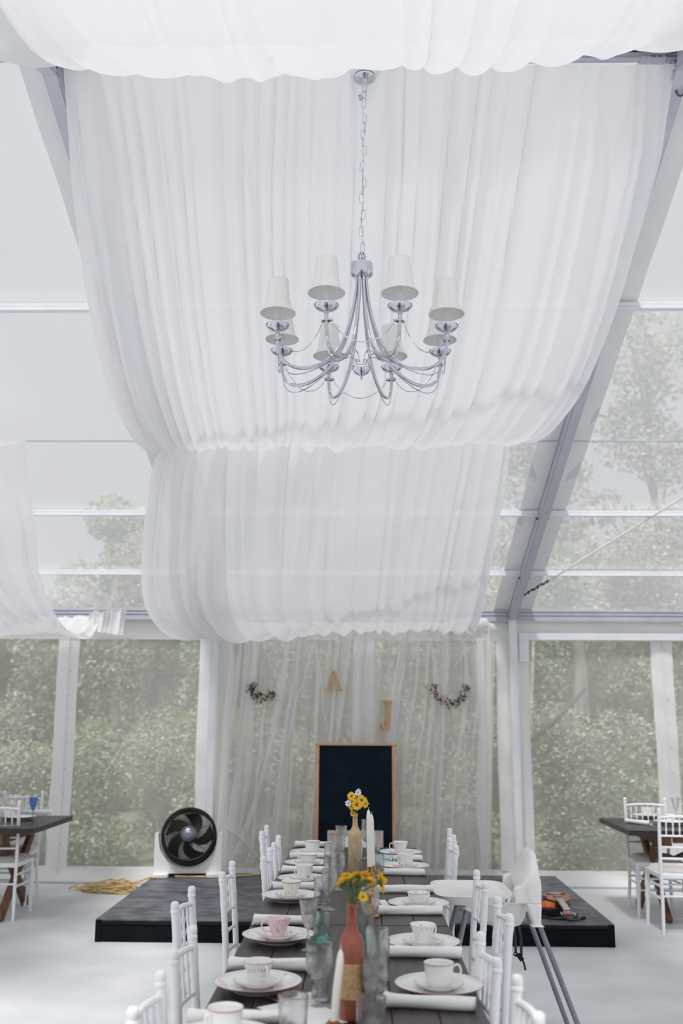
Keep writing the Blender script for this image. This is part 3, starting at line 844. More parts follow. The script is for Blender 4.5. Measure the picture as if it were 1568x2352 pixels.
m = MB(); m.lathe([(0.001, -0.045), (0.003, -0.044), (0.006, -0.036), (0.003, -0.030), (0.012, -0.022), (0.030, -0.012), (0.043, 0.008), (0.045, 0.014), (0.040, 0.012), (0.001, 0.006)], 28, (HX, 0, zz(3.085))); m.build('centre_bowl', M_CHROME, ch)

# ================================================================ stage
ZS = 0.155
SX0, SX1, SY0, SY1 = atz(214, 2166, 0).x, atz(1410, 2174, 0).x, 7.56, 9.78
stg = thing('stage', 'low stage with grey patterned top and black front skirt', 'stage', ((SX0 + SX1) / 2, (SY0 + SY1) / 2, 0))
w2, d2 = (SX1 - SX0) / 2, (SY1 - SY0) / 2
m = MB()
m.box(-w2, w2, -d2, d2, ZS - 0.014, ZS); m.build('deck', M_STAGE, stg, bevel=0.003)
m = MB(); m.box(-w2, w2, -d2, -d2 + 0.02, 0, ZS - 0.014); m.build('front_skirt', M_BLACK, stg)
for sx in (-1, 1):
    m = MB(); m.box(sx * w2 - 0.02 * (sx > 0), sx * w2 + 0.02 * (sx < 0), -d2 + 0.02, d2, 0, ZS - 0.014); m.build('side_skirt', M_BLACK, stg)
    m = MB(); m.box(sx * w2 - 0.045 if sx > 0 else -w2, sx * w2 if sx > 0 else -w2 + 0.045, -d2 - 0.006, -d2, 0, ZS - 0.006); m.build('corner_trim', M_BLACK, stg)
m = MB(); m.box(-w2, w2, d2 - 0.02, d2, 0, ZS - 0.014); m.build('back_skirt', M_BLACK, stg)
m = MB(); m.box(-w2 + 0.045, w2 - 0.045, -d2 - 0.008, -d2, ZS - 0.032, ZS - 0.014); m.build('edge_trim', M_BLACKPL, stg)

# ================================================================ chalkboard, frame, letters, wreaths
cb0, cb1 = at(725, 1707, 9.66), at(908, 1707, 9.66)
zt = cb0.z
cb = thing('chalkboard', 'tall blank chalkboard in a light oak frame leaning at the back of the stage', 'chalkboard', ((cb0.x + cb1.x) / 2, 9.60, ZS))
cb.rotation_euler = (math.radians(-3.0), 0, 0)
w = cb1.x - cb0.x; h = zt - ZS + 0.004
fw = 0.034
m = MB(); m.box(-w / 2 + fw * 0.7, w / 2 - fw * 0.7, -0.006, 0.008, fw * 0.7, h - fw * 0.6); m.build('slate', M_BOARD, cb)
for nm, bx_ in (('frame_rail', (-w / 2, w / 2, -0.018, 0.018, 0, fw)), ('frame_rail', (-w / 2 - 0.008, w / 2 + 0.008, -0.022, 0.02, h - 0.022, h)), ('frame_stile', (-w / 2, -w / 2 + fw, -0.018, 0.018, fw, h - 0.022)), ('frame_stile', (w / 2 - fw, w / 2, -0.018, 0.018, fw, h - 0.022))):
    m = MB(); m.box(*bx_); m.build(nm, M_OAK, cb, bevel=0.003)
f0, f1 = at(751, 1910, 9.36), at(880, 1912, 9.36)
pf = thing('picture_frame', 'pale wooden picture frame with white mount standing against the chalkboard', 'picture frame', ((f0.x + f1.x) / 2, 9.36, ZS))
pf.rotation_euler = (math.radians(-14), 0, 0)
w, h, fw = f1.x - f0.x, f0.z - ZS + 0.012, 0.042
m = MB(); m.box(-w / 2 + 0.02, w / 2 - 0.02, -0.002, 0.006, 0.02, h - 0.02); m.build('mount', M_PAPER, pf)
for bx_ in ((-w / 2, w / 2, -0.012, 0.010, 0, fw), (-w / 2, w / 2, -0.012, 0.010, h - fw, h)):
    m = MB(); m.box(*bx_); m.build('frame_rail', M_PALEFRAME, pf, bevel=0.003)
for bx_ in ((-w / 2, -w / 2 + fw, -0.012, 0.010, fw, h - fw), (w / 2 - fw, w / 2, -0.012, 0.010, fw, h - fw)):
    m = MB(); m.box(*bx_); m.build('frame_stile', M_PALEFRAME, pf, bevel=0.003)
for nm, bx_ in (('print', (-w / 2 + 0.10, w / 2 - 0.10, -0.0035, -0.002, 0.07, h - 0.15)),):
    m = MB(); m.box(*bx_); m.build(nm, M_INK, pf)

LY = 9.90
# letter A: 38 x 47 px, letter J: 25 x 71 px
pA = at(767, 1587, LY); sA = (at(767, 1540, LY).z - pA.z)
mA = MB()
RX = Matrix.Rotation(PI / 2, 4, 'X')
def lp(poly, d0=-0.016, d1=0.016): mA.prism([(x * sA, y * sA) for x, y in poly], d0, d1, RX)
lp([(-0.36, 0.08), (-0.20, 0.08), (0.04, 1.0), (-0.08, 1.0)])
lp([(0.36, 0.08), (0.20, 0.08), (-0.04, 1.0), (0.08, 1.0)][::-1])
lp([(-0.42, 0.0), (-0.08, 0.0), (-0.08, 0.09), (-0.42, 0.09)], -0.018, 0.018)
lp([(0.08, 0.0), (0.42, 0.0), (0.42, 0.09), (0.08, 0.09)], -0.018, 0.018)
lp([(-0.22, 0.30), (0.22, 0.30), (0.19, 0.43), (-0.19, 0.43)], -0.015, 0.015)
lp([(-0.10, 0.92), (0.10, 0.92), (0.08, 1.0), (-0.08, 1.0)], -0.018, 0.018)
oA = mA.build('letter_sign', M_CORK, smooth=False); oA.location = pA; oA.rotation_euler = (0, math.radians(-2), 0)
tag(oA, 'cork-coloured capital letter A hanging on the tulle', 'letter')
pJ = at(884, 1678, LY); sJ = (at(884, 1609, LY).z - pJ.z)
mA = MB(); sA = sJ
lp([(-0.17, 0.93), (0.17, 0.93), (0.17, 1.0), (-0.17, 1.0)], -0.028, 0.028)
lp([(0.0, 0.22), (0.14, 0.22), (0.10, 0.93), (-0.03, 0.93)], -0.024, 0.024)
arc = [(0.14, 0.22), (0.13, 0.10), (0.06, 0.02), (-0.04, 0.0), (-0.13, 0.05), (-0.17, 0.15), (-0.16, 0.25)]
inn = [(0.0, 0.22), (0.0, 0.15), (-0.02, 0.12), (-0.045, 0.115), (-0.06, 0.14), (-0.06, 0.17), (-0.06, 0.23)]
for k in range(6): lp([inn[k], inn[k + 1], arc[k + 1], arc[k]], -0.024, 0.024)
oJ = mA.build('letter_sign', M_CORK, smooth=False); oJ.location = pJ; oJ.rotation_euler = (0, math.radians(4), math.radians(24))
tag(oJ, 'wooden capital letter J hanging on the tulle above the chalkboard', 'letter')
def wreath(label, u, v, px, flo, a0, a1, seed):
    c = at(u, v, LY); R = px * LY / 2290.0 / 2
    r_ = random.Random(seed)
    t = thing('wreath', label, 'wreath', c)
    m = MB(); m.ring((0, 0, 0), R, 0.0022, axis=(0, 1, 0), n=40, k=6); m.build('hoop', M_PALEFRAME, t)
    m = MB(); m.tube([(0, 0, R), (0, 0.04, 2.52 - c.z)], 0.0008, 4); m.build('thread', M_PAPER, t)
    lv = MB(); bl = MB(); pl = MB()
    for k in range(260):
        a = r_.uniform(a0, a1); rr = R + r_.gauss(0, 0.024)
        p = Vector((rr * math.cos(a), -0.01 - r_.uniform(0, 0.035), rr * math.sin(a)))
        d = Vector((r_.gauss(0, 1), r_.gauss(0, 0.5), r_.gauss(0, 1))).normalized()
        x, y, _ = basis(d)
        L, W = r_.uniform(0.022, 0.045), r_.uniform(0.006, 0.011)
        lv.add([p - d * L / 2, p + x * W, p + d * L / 2 + y * 0.004, p - x * W], [(0, 1, 2, 3)])
    for k in range(flo):
        a = r_.uniform(a0 + 0.15, a1 - 0.15); rr = R + r_.gauss(0, 0.014)
        p = (rr * math.cos(a), -0.045, rr * math.sin(a))
        q = (pl if k % 2 else bl)
        q.ball(p, r_.uniform(0.010, 0.017), 8, 6, sy=0.7)
    lv.build('foliage', pmat('wreath_leaf_%d' % seed, (104, 104, 78), (66, 72, 52), scale=50, rough=0.8), t)
    pl.build('purple_blossoms', pmat('purple_%d' % seed, (96, 70, 150), (70, 52, 120), scale=40, rough=0.8), t)
    bl.build('cream_blossoms', pmat('cream_%d' % seed, (214, 190, 160), (190, 150, 120), scale=40, rough=0.8), t)
wreath('smaller floral hoop wreath with purple blossoms on the left tulle', 606, 1577, 54, 14, PI * 0.88, PI * 1.85, 4)
wreath('larger floral hoop wreath with purple and cream blossoms on the right tulle', 1032, 1577, 76, 24, PI * 0.95, PI * 2.05, 9)

# ================================================================ fan
fc = at(432, 1922, 9.50)
FZ = fc.z - ZS
fan = thing('floor_fan', 'black round floor fan in a white cradle stand on the stage corner', 'fan', (fc.x, 9.55, ZS))
fan.rotation_euler = (0, 0, math.radians(6))
tilt = Matrix.Translation((0, 0, FZ)) @ Matrix.Rotation(math.radians(-22), 4, 'X')   # faces -Y, slightly up
ax = (tilt.to_3x3() @ Vector((0, -1, 0)))
R = 0.252
def fp(x, y, z): return tilt @ Vector((x, y, z))
def fring(mm, rr, yy, tr, n=44, k=6):
    mm.tube([fp(rr * math.cos(2 * PI * i / n), yy, rr * math.sin(2 * PI * i / n)) for i in range(n)], tr, k, closed=True)
m = MB()
prof = [(R - 0.012, 0.095), (R, 0.09), (R + 0.004, 0.0), (R, -0.05), (R - 0.014, -0.064), (R - 0.030, -0.058), (R - 0.030, -0.03), (R - 0.012, 0.095)]
n = 48
vs_ = [fp(r * math.cos(2 * PI * k / n), y, r * math.sin(2 * PI * k / n)) for r, y in prof for k in range(n)]
m.add(vs_, [(i * n + k, i * n + (k + 1) % n, (i + 1) * n + (k + 1) % n, (i + 1) * n + k) for i in range(len(prof) - 1) for k in range(n)])
m.build('housing_ring', M_BLACKPL, fan)
m = MB()
for rr in np.linspace(0.08, R - 0.02, 14): fring(m, rr, -0.058 - 0.02 * (1 - rr / R), 0.0019, 48, 4)
m.build('grille_rings', M_BLACKPL, fan)
m = MB()
for k in range(120):
    a = 2 * PI * k / 120
    P = []
    for q in np.linspace(0.06, R - 0.015, 6):
        b = a + 0.35 * (q / R)
        P.append(fp(q * math.cos(b), -0.060 - 0.02 * (1 - q / R), q * math.sin(b)))
    m.tube(P, 0.0017, 4)
m.build('grille_spokes', M_BLACKPL, fan)
m = MB()
for k in range(40):
    a = 2 * PI * k / 40
    m.tube([fp(0.05 * math.cos(a), 0.075, 0.05 * math.sin(a)), fp((R - 0.01) * math.cos(a), 0.065, (R - 0.01) * math.sin(a))], 0.0014, 4)
for rr in np.linspace(0.1, R - 0.03, 6): fring(m, rr, 0.072, 0.0014, 40, 4)
m.build('rear_grille', M_BLACKPL, fan)
m = MB()
m.lathe([(0.001, 0.10), (0.055, 0.098), (0.064, 0.085), (0.066, 0.0), (0.06, -0.05), (0.001, -0.055)], 24, fp(0, 0, 0), axis=ax)
m.build('motor', M_BLACKPL, fan)
m = MB(); m.lathe([(0.001, 0.106), (0.03, 0.104), (0.060, 0.096), (0.072, 0.080), (0.068, 0.070), (0.001, 0.070)], 28, fp(0, 0, 0), axis=ax); m.build('hub_badge', M_FANHUB, fan)
m = MB()
pb_ = fp(0, -0.107, 0.008)
m.box(-0.020, 0.020, -0.0008, 0.0008, -0.0035, 0.0035)
b = m.build('badge_print', M_PAPER, fan); b.location = pb_; b.rotation_euler = (math.radians(-22), 0, 0)
for k in range(5):
    m = MB()
    P = []
    for q in np.linspace(0.05, R - 0.035, 7):
        a = 2 * PI * k / 5 + 0.5 + 1.2 * (q / R) ** 1.3
        wd = 0.40 + 0.18 * math.sin(PI * q / R)
        row = []
        for t in np.linspace(-1, 1, 5):
            b = a + wd * t * 0.75
            row.append(fp(q * math.cos(b), 0.02 + 0.022 * t, q * math.sin(b)))
        P.append(row)
    m.grid(P); m.build('blade', M_BLACKPL, fan, solid=0.003)
# cradle: a slab with a round bite taken out
Rb = R + 0.022
hw = 0.305
def cradle(y0, y1):
    mm = MB()
    zt_ = FZ + 0.03
    xs = list(np.linspace(-hw, hw, 41))
    top = []
    for x in xs:
        if abs(x) < Rb - 0.002:
            t_ = FZ - math.sqrt(max(0, Rb ** 2 - x ** 2))
        else:
            t_ = zt_
        top.append(min(zt_, max(0.06, t_)))
    for i in range(40):
        xa, xb = xs[i], xs[i + 1]
        k = 1 - 0.06
        bl = 0.0 if abs((xa + xb) / 2) > 0.165 else 0.035
        mm.add([(xa, y0, bl), (xb, y0, bl), (xb, y1, bl), (xa, y1, bl), (xa, y0 + 0.0, top[i]), (xb, y0, top[i + 1]), (xb, y1, top[i + 1]), (xa, y1, top[i])],
               [(0, 3, 2, 1), (4, 5, 6, 7), (0, 1, 5, 4), (2, 3, 7, 6)] + ([(3, 0, 4, 7)] if i == 0 else []) + ([(1, 2, 6, 5)] if i == 39 else []))
    return mm
cradle(-0.06, 0.06).build('cradle_stand', M_WHITEPL, fan, smooth=False)
m = MB(); m.box(-hw - 0.005, -0.17, -0.13, 0.13, 0, 0.04); m.build('foot', M_WHITEPL, fan, bevel=0.01)
m = MB(); m.box(0.17, hw + 0.005, -0.13, 0.13, 0, 0.04); m.build('foot', M_WHITEPL, fan, bevel=0.01)
m = MB(); m.box(-0.168, 0.168, -0.05, 0.05, 0.0, 0.034); m.build('base_bar', M_BLACKPL, fan)
for sx in (-1, 1):
    m = MB(); m.lathe([(0.001, 0), (0.022, 0), (0.018, 0.02), (0.001, 0.022)], 16, (sx * 0.283, 0, FZ), axis=(sx, 0, 0)); m.build('pivot_knob', M_WHITEPL, fan)

# yellow extension cord with its heap
cd = thing('extension_cord', 'yellow extension cord heaped on the floor and trailing up over the stage edge', 'cord', (0, 0, 0))
hp = atz(255, 2040, 0.03)
r_ = random.Random(5)
m = MB()
P = []
for k in range(420):
    t = k / 420
    a = t * 2 * PI * 15 + 0.9 * math.sin(t * 37)
    rx = 0.20 + 0.10 * math.sin(t * 51) + 0.03 * math.sin(t * 130); ry = 0.10 + 0.05 * math.sin(t * 29)
    P.append((hp.x + rx * math.cos(a) + 0.06 * math.sin(t * 17), hp.y + ry * math.sin(a), 0.010 + 0.10 * t * max(0.0, 1 - ((rx * math.cos(a)) / 0.36) ** 2) * (0.55 + 0.45 * math.sin(t * 63)) + 0.012 * (1 + math.sin(k * 1.3))))
m.tube(P, 0.006, 6); m.build('heap', M_CORD, cd)
m = MB()
e = P[-1]
q = [e, (e[0] + 0.18, e[1] + 0.06, 0.10), (hp.x + 0.42, hp.y + 0.05, 0.14)] + [tuple(Vector((SX0 + dx, SY1 - dy, ZS + 0.009))) for dx, dy in ((0.03, 0.40), (0.12, 0.28), (0.30, 0.30), (0.55, 0.29), (0.80, 0.22), (0.95, 0.12), (1.04, 0.10))]
m.tube(smooth_pts(q, 60), 0.0085, 6); m.build('lead', M_CORD, cd)
m = MB(); g = q[-1]; m.tube([g, (g[0] + 0.05, g[1] + 0.01, g[2] + 0.008)], [0.013, 0.016], 8); m.build('plug', M_CORD, cd)
m = MB(); hq = atz(175, 2040, 0.01)
m.tube(smooth_pts([(hp.x - 0.1, hp.y - 0.1, 0.01), (hq.x + 0.05, hq.y - 0.05, 0.009), (hq.x, hq.y, 0.009), (hq.x + 0.08, hq.y + 0.07, 0.009), (hp.x, hp.y + 0.08, 0.012)], 26), 0.0075, 6)
m.tube(smooth_pts([(hp.x - 0.05, hp.y - 0.1, 0.01), (hp.x + 0.2, hp.y - 0.16, 0.009), (hp.x + 0.45, hp.y - 0.24, 0.009)], 20), 0.0075, 6)
m.build('loose_loop', M_CORD, cd)

# ================================================================ chairs
def knobby(p, q, r, n=8, rings=(0.33, 0.66), bump=1.25, seg=14):
    """a turned bamboo-style bar"""
    p, q = Vector(p), Vector(q)
    L = (q - p).length
    pts, rs = [p], [r]
    for t in rings:
        w = min(0.006 / L, 0.05)
        for dt, k in ((-2.2 * w, 1), (-w, bump), (-0.3 * w, bump * 0.93), (0.3 * w, bump * 0.93), (w, bump), (2.2 * w, 1)):
            pts.append(p.lerp(q, t + dt)); rs.append(r * k)
    pts.append(q); rs.append(r)
    return pts, rs
def make_chair():
    t = thing('ballroom_chair', 'chair', 'chair')
    W, D, H, HS = 0.172, 0.19, 0.884, 0.44
    for sx in (-1, 1):
        m = MB()
        P = [(sx * (W + 0.012), -D - 0.03, 0.0), (sx * W, -D, 0.22), (sx * W, -D, HS), (sx * W, -D - 0.006, 0.60), (sx * W, -D - 0.022, 0.80), (sx * W, -D - 0.030, H)]
        c = smooth_pts(P, 130)
        rs = []
        for p in c:
            z = p[2]; r = 0.0138
            if z < 0.1: r = 0.0108 + 0.03 * z
            for zb in (0.30, 0.50, 0.515, 0.66, 0.675, 0.765, 0.78):
                if abs(z - zb) < 0.0045: r *= 1.10
            rs.append(r)
        m.tube(c, rs, 10)
        bp_ = m.build('back_post', M_CHAIR, t)
        m = MB(); m.lathe([(0.001, 0.031), (0.008, 0.030), (0.0135, 0.026), (0.0155, 0.019), (0.0155, 0.006), (0.0140, 0.002), (0.0165, -0.001), (0.0165, -0.008), (0.0138, -0.011), (0.001, -0.011)], 12, (sx * W, -D - 0.030, H))
        m.build('finial', M_CHAIR, bp_)
        m = MB()
        P = [(sx * (W + 0.022), D + 0.008, 0.0), (sx * (W + 0.016), D, 0.2), (sx * (W + 0.012), D - 0.005, HS - 0.02)]
        c = smooth_pts(P, 24)
        m.tube(c, [0.012 + 0.012 * min(1, p[2] / 0.2) * (0.55 + 0.0 * p[2]) + (0.004 if abs(p[2] - 0.30) < 0.012 or abs(p[2] - 0.22) < 0.012 else 0) for p in c], 10)
        m.build('front_leg', M_CHAIR, t)
        for z0, z1 in ((0.335, 0.345), (0.245, 0.255)):
            m = MB(); pts, rs = knobby((sx * W, -D, z0), (sx * (W + 0.014), D - 0.002, z1), 0.008); m.tube(pts, rs, 8); m.build('side_stretcher', M_CHAIR, t)
    for nm, z, yb, r in (('top_rail', 0.846, -D - 0.028, 0.0105), ('middle_rail', 0.712, -D - 0.015, 0.0082), ('middle_rail', 0.628, -D - 0.009, 0.0082), ('lower_rail', 0.545, -D - 0.003, 0.009)):
        m = MB()
        P = [(x, yb - 0.022 * (1 - (x / W) ** 2), z + (0.010 * (1 - (x / W) ** 2) if nm == 'top_rail' else 0)) for x in np.linspace(-W, W, 15)]
        rs = [r * (1.10 if i in (4, 10) else 1) for i in range(15)]
        m.tube(P, rs, 8); m.build(nm, M_CHAIR, t)
    for k in range(6):
        x = -W + (k + 1) * 2 * W / 7
        cv = -0.022 * (1 - (x / W) ** 2)
        m = MB(); pts, rs = knobby((x, -D - 0.015 + cv, 0.712), (x, -D - 0.028 + cv, 0.850), 0.0058, rings=(0.32, 0.66), bump=1.4); m.tube(pts, rs, 6); m.build('spindle', M_CHAIR, t)
    for y, z in ((D - 0.002, 0.21), (D - 0.002, 0.30), (-D, 0.27)):
        m = MB(); w = W + 0.012 if y > 0 else W
        pts, rs = knobby((-w, y, z), (w, y, z), 0.008); m.tube(pts, rs, 8); m.build('cross_stretcher', M_CHAIR, t)
    m = MB()
    m.prism([(-W - 0.012, -D - 0.005), (W + 0.012, -D - 0.005), (W + 0.03, D + 0.012), (-W - 0.03, D + 0.012)], HS - 0.045, HS - 0.006)
    m.build('seat_frame', M_CHAIR, t, bevel=0.008)
    m = MB()
    P = []
    for i in range(11):
        f = i / 10; row = []
        for j in range(11):
            g = j / 10 * 2 - 1
            ww = (W + 0.005) + 0.020 * f
            e = (1 - abs(g) ** 6) * (1 - abs(2 * f - 1) ** 6)
            row.append((g * ww, -D + 0.022 + f * (2 * D - 0.02), HS - 0.008 + 0.040 * e ** 0.5))
        P.append(row)
    m.grid(P); m.build('seat_cushion', M_CUSHION, t, angle=80)
    return t
chair0 = make_chair()
used = [False]
def chair(x, y, rz, label, group):
    o = chair0 if not used[0] else copy_tree(chair0)
    used[0] = True
    place(o, (x, y, 0), rz, label, 'chair', group)
    return o
ORD = ['nearest', 'second', 'third', 'fourth', 'fifth', 'sixth', 'seventh']
Lc = [(-0.53, 2.66), (-0.545, 3.25), (-0.68, 4.01), (-0.61, 4.74), (-0.48, 5.25), (-0.48, 5.82), (-0.60, 6.36)]
for i, (xb, y) in enumerate(Lc):
    chair(xb + 0.215, y, -PI / 2 + RNG.uniform(-0.02, 0.02), 'white bamboo-style chair on the left of the long table, %s' % ('nearest the camera' if i == 0 else 'farthest from the camera' if i == 6 else ORD[i] + ' from the camera'), 'ballroom chairs at the long table')
Rc = [(0.40, 2.66, 'nearest the camera'), (0.37, 3.19, 'second from the camera'), (0.505, 3.85, 'third, just before the high chair'), (0.502, 4.53, 'fourth, overlapping the high chair tray'), (0.49, 5.76, 'just beyond the high chair'), (0.525, 6.26, 'farthest from the camera')]
for i, (xb, y, w_) in enumerate(Rc):
    chair(xb - 0.215, y, PI / 2 + RNG.uniform(-0.02, 0.02), 'white bamboo-style chair on the right of the long table, ' + w_, 'ballroom chairs at the long table')
chair(-2.94, 8.47, 0.03, 'white ballroom chair with its back to the camera at the left side table', 'ballroom chairs at the side tables')
chair(-3.07, 9.08, PI + 0.04, 'white ballroom chair on the far side of the left side table', 'ballroom chairs at the side tables')
chair(2.44, 8.21, -0.02, 'white ballroom chair with its back to the camera at the right side table', 'ballroom chairs at the side tables')
chair(2.45, 8.86, PI - 0.03, 'white ballroom chair on the far side of the right side table', 'ballroom chairs at the side tables')

# ================================================================ tables
def make_table(label, cx, cy, rz, length, width, height, planks, group, seed, mats):
    r_ = random.Random(seed)
    t = thing('plank_table', label, 'table', (cx, cy, 0), rz, group)
    th = 0.042
    pw = width / planks
    for k in range(planks):
        y0 = -width / 2 + k * pw
        dz = r_.uniform(-0.0012, 0.0)
        m = MB(); e0, e1 = r_.uniform(0, 0.004), r_.uniform(0, 0.004)
        m.box(-length / 2 + e0, length / 2 - e1, y0 + 0.0012, y0 + pw - 0.0012, height - th, height + dz)
        m.build('plank', mats[k % 2], t, bevel=0.0018)
    for sx in (-1, 1):
        m = MB(); x = sx * (length / 2 - 0.30)
        m.box(x - 0.045, x + 0.045, -width / 2 + 0.04, width / 2 - 0.04, height - th - 0.085, height - th); m.build('batten', M_TIMBER, t, bevel=0.006)
        zt_ = height - th - 0.085
        for s in (-1, 1):
            m = MB(); m.beam((x + 0.022 * s, s * (width * 0.30), zt_ + 0.01), (x + 0.022 * s, -s * (width * 0.36), 0.0), 0.042, 0.09, ref=(1, 0, 0)) if False else m.beam((x + 0.021 * s, s * width * 0.27, zt_ + 0.01), (x + 0.021 * s, -s * width * 0.36, 0.002), 0.085, 0.042, ref=(1, 0, 0))
            m.build('leg', M_TIMBER, t, bevel=0.004)
        m = MB(); m.beam((x - sx * 0.03, 0, 0.36), (sx * 0.18 , 0, zt_ + 0.08), 0.06, 0.042); m.build('brace', M_TIMBER, t, bevel=0.004)
    m = MB(); m.box(-length / 2 + 0.35, length / 2 - 0.35, -0.03, 0.03, height - th - 0.07, height - th); m.build('rail', M_TIMBER, t, bevel=0.004)
    for s in (-1, 1):
        m = MB(); m.box(-length / 2 + 0.36, length / 2 - 0.36, s * width / 2 - s * 0.07 - 0.012, s * width / 2 - s * 0.07 + 0.012, height - th - 0.06, height - th); m.build('apron', M_TIMBER, t, bevel=0.004)
    return t
ZT = 0.755
eL, eR = atz(444.6, 2346, ZT), atz(1110, 2350, ZT)
fL, fR = atz(611, 2067, ZT), atz(969, 1960, ZT)
TX0, TX1 = (eL.x + fL.x) / 2, (eR.x + fR.x) / 2
YJ = atz(840, 2125, ZT).y
TL = 2.50
TXC, TW = (TX0 + TX1) / 2, TX1 - TX0
make_table('dark plank dining table nearest the camera', TXC, YJ - 0.003 - TL / 2, PI / 2, TL, TW, ZT, 6, 'long table', 3, (M_SPLANK, M_SPLANK))
make_table('dark plank dining table, farther half of the long central table', TXC - 0.004, YJ + 0.003 + TL / 2, PI / 2, TL, TW, ZT, 6, 'long table', 5, (M_SPLANK, M_SPLANK))
ZT2 = 0.72
lc_, rc_ = atz(157, 1873, ZT2), atz(1379, 1878, ZT2)
lx = (atz(157, 1873, ZT2).x + atz(91, 1903, ZT2).x) / 2
rx = (atz(1379, 1878, ZT2).x + atz(1439, 1907, ZT2).x) / 2
lya, lyb = atz(91, 1903, ZT2).y, atz(157, 1873, ZT2).y
rya, ryb = atz(1439, 1907, ZT2).y, atz(1379, 1878, ZT2).y
make_table('dark plank side table with crossed timber legs at the left edge', lx - 1.2, (lya + lyb) / 2, 0, 2.4, lyb - lya, ZT2, 6, 'side tables', 7, (M_SPLANK, M_SPLANK))
make_table('dark plank side table with crossed timber legs at the right edge', rx + 1.2, (rya + ryb) / 2, 0, 2.4, ryb - rya, ZT2, 6, 'side tables', 9, (M_SPLANK, M_SPLANK))

# ================================================================ high chair
HY = 5.2
q0 = at(1120, 2100, HY)
hc = thing('high_chair', 'white plastic high chair with tray and grey tubular legs beside the table', 'high chair', (q0.x, HY, 0))
def hx(u, v):
    p = at(u, v, HY - 0.20)
    return p.x - q0.x, p.z
def hpx(cx, cy): return hx(980 + cx * 340 / 1568, 1930 + cy * 340 / 1568)
def loft(secs, name, mat, n=28, p=3.2, cap=True, sub=0):
    """secs: (cx, cz, half_x, half_y, z) superellipse rings stacked"""
    m = MB()
    for (cx, hxx, hyy, z, pw) in secs:
        pass
    vs_ = []
    for (cx, hxx, hyy, z, pw) in secs:
        for k in range(n):
            a = 2 * PI * k / n
            c, s = math.cos(a), math.sin(a)
            vs_.append((cx + hxx * math.copysign(abs(c) ** (2 / pw), c), hyy * math.copysign(abs(s) ** (2 / pw), s), z))
    fs = [(i * n + k, i * n + (k + 1) % n, (i + 1) * n + (k + 1) % n, (i + 1) * n + k) for i in range(len(secs) - 1) for k in range(n)]
    if cap: fs += [tuple(reversed(range(n))), tuple(range((len(secs) - 1) * n, len(secs) * n))]
    m.add(vs_, fs)
    return m.build(name, mat, hc, angle=50)
xl_, zl_ = hpx(80, 432); xr_, zr_ = hpx(925, 480); _, zb_ = hpx(150, 668); x2_, _ = hpx(150, 668); x3_, _ = hpx(1040, 600)
zm_ = 0.725; zl_ = 0.757; zb_ = hpx(150, 668)[1]
# tray: shallow dish with a wide rim
loft([((x2_ + xr_) / 2, (xr_ - x2_) / 2 - 0.005, 0.235, zm_ - 0.008, 5), ((xl_ + xr_) / 2 + 0.004, (xr_ - xl_) / 2 - 0.004, 0.255, zl_ - 0.006, 5), ((xl_ + xr_) / 2, (xr_ - xl_) / 2, 0.258, zl_, 5), ((xl_ + xr_) / 2, (xr_ - xl_) / 2 - 0.012, 0.246, zl_ - 0.002, 5), ((x2_ + xr_) / 2, (xr_ - x2_) / 2 - 0.012, 0.226, zl_ - 0.016, 5)], 'tray', M_WHITEPL, n=40)
# side band of the seat under the tray
loft([((x2_ + x3_) / 2, (x3_ - x2_) / 2 - 0.004, 0.222, zb_, 6), ((x2_ + x3_) / 2, (x3_ - x2_) / 2, 0.232, zb_ + 0.004, 6), ((x2_ + x3_) / 2, (x3_ - x2_) / 2 + 0.003, 0.236, zm_, 6)], 'seat_band', M_WHITEPL, n=40)
xs0, _ = hpx(430, 700); xs1, _ = hpx(1090, 800); zs0 = hpx(600, 958)[1]
loft([((xs0 + xs1) / 2 + 0.04, (xs1 - xs0) / 2 - 0.09, 0.13, zs0, 3), ((xs0 + xs1) / 2 + 0.035, (xs1 - xs0) / 2 - 0.055, 0.16, zs0 + 0.012, 3), ((xs0 + xs1) / 2 + 0.015, (xs1 - xs0) / 2 - 0.015, 0.185, zs0 + 0.05, 3.5), ((xs0 + xs1) / 2, (xs1 - xs0) / 2, 0.205, zb_ + 0.006, 5)], 'seat_tub', M_WHITEPL)
# backrest: wide at arm height, narrowing to a rounded top
bk = []
for (fc_, bc_, cy_, hy_) in ((1045, 1212, 660, 0.225), (990, 1220, 480, 0.2235), (1010, 1219, 440, 0.2225), (1040, 1214, 360, 0.211), (1060, 1210, 300, 0.190), (1085, 1204, 230, 0.165), (1110, 1198, 185, 0.135), (1130, 1188, 158, 0.10), (1145, 1175, 147, 0.06)):
    a_, z_ = hpx(fc_, cy_); b_, _ = hpx(bc_, cy_)
    bk.append(((a_ + b_) / 2, (b_ - a_) / 2, hy_, z_, 5.0 if cy_ > 400 else 3.6 if cy_ > 250 else 2.8))
loft(bk, 'backrest', M_WHITEPL, n=36)
skt = []
for (fa, fb, cy_, hy_) in ((1130, 1205, 905, 0.225), (1100, 1205, 840, 0.225), (1045, 1212, 655, 0.225)):
    a_, z_ = hpx(fa, cy_); b_, _ = hpx(fb, cy_)
    for_ = (a_, b_, z_, hy_)
    skt.append(for_)
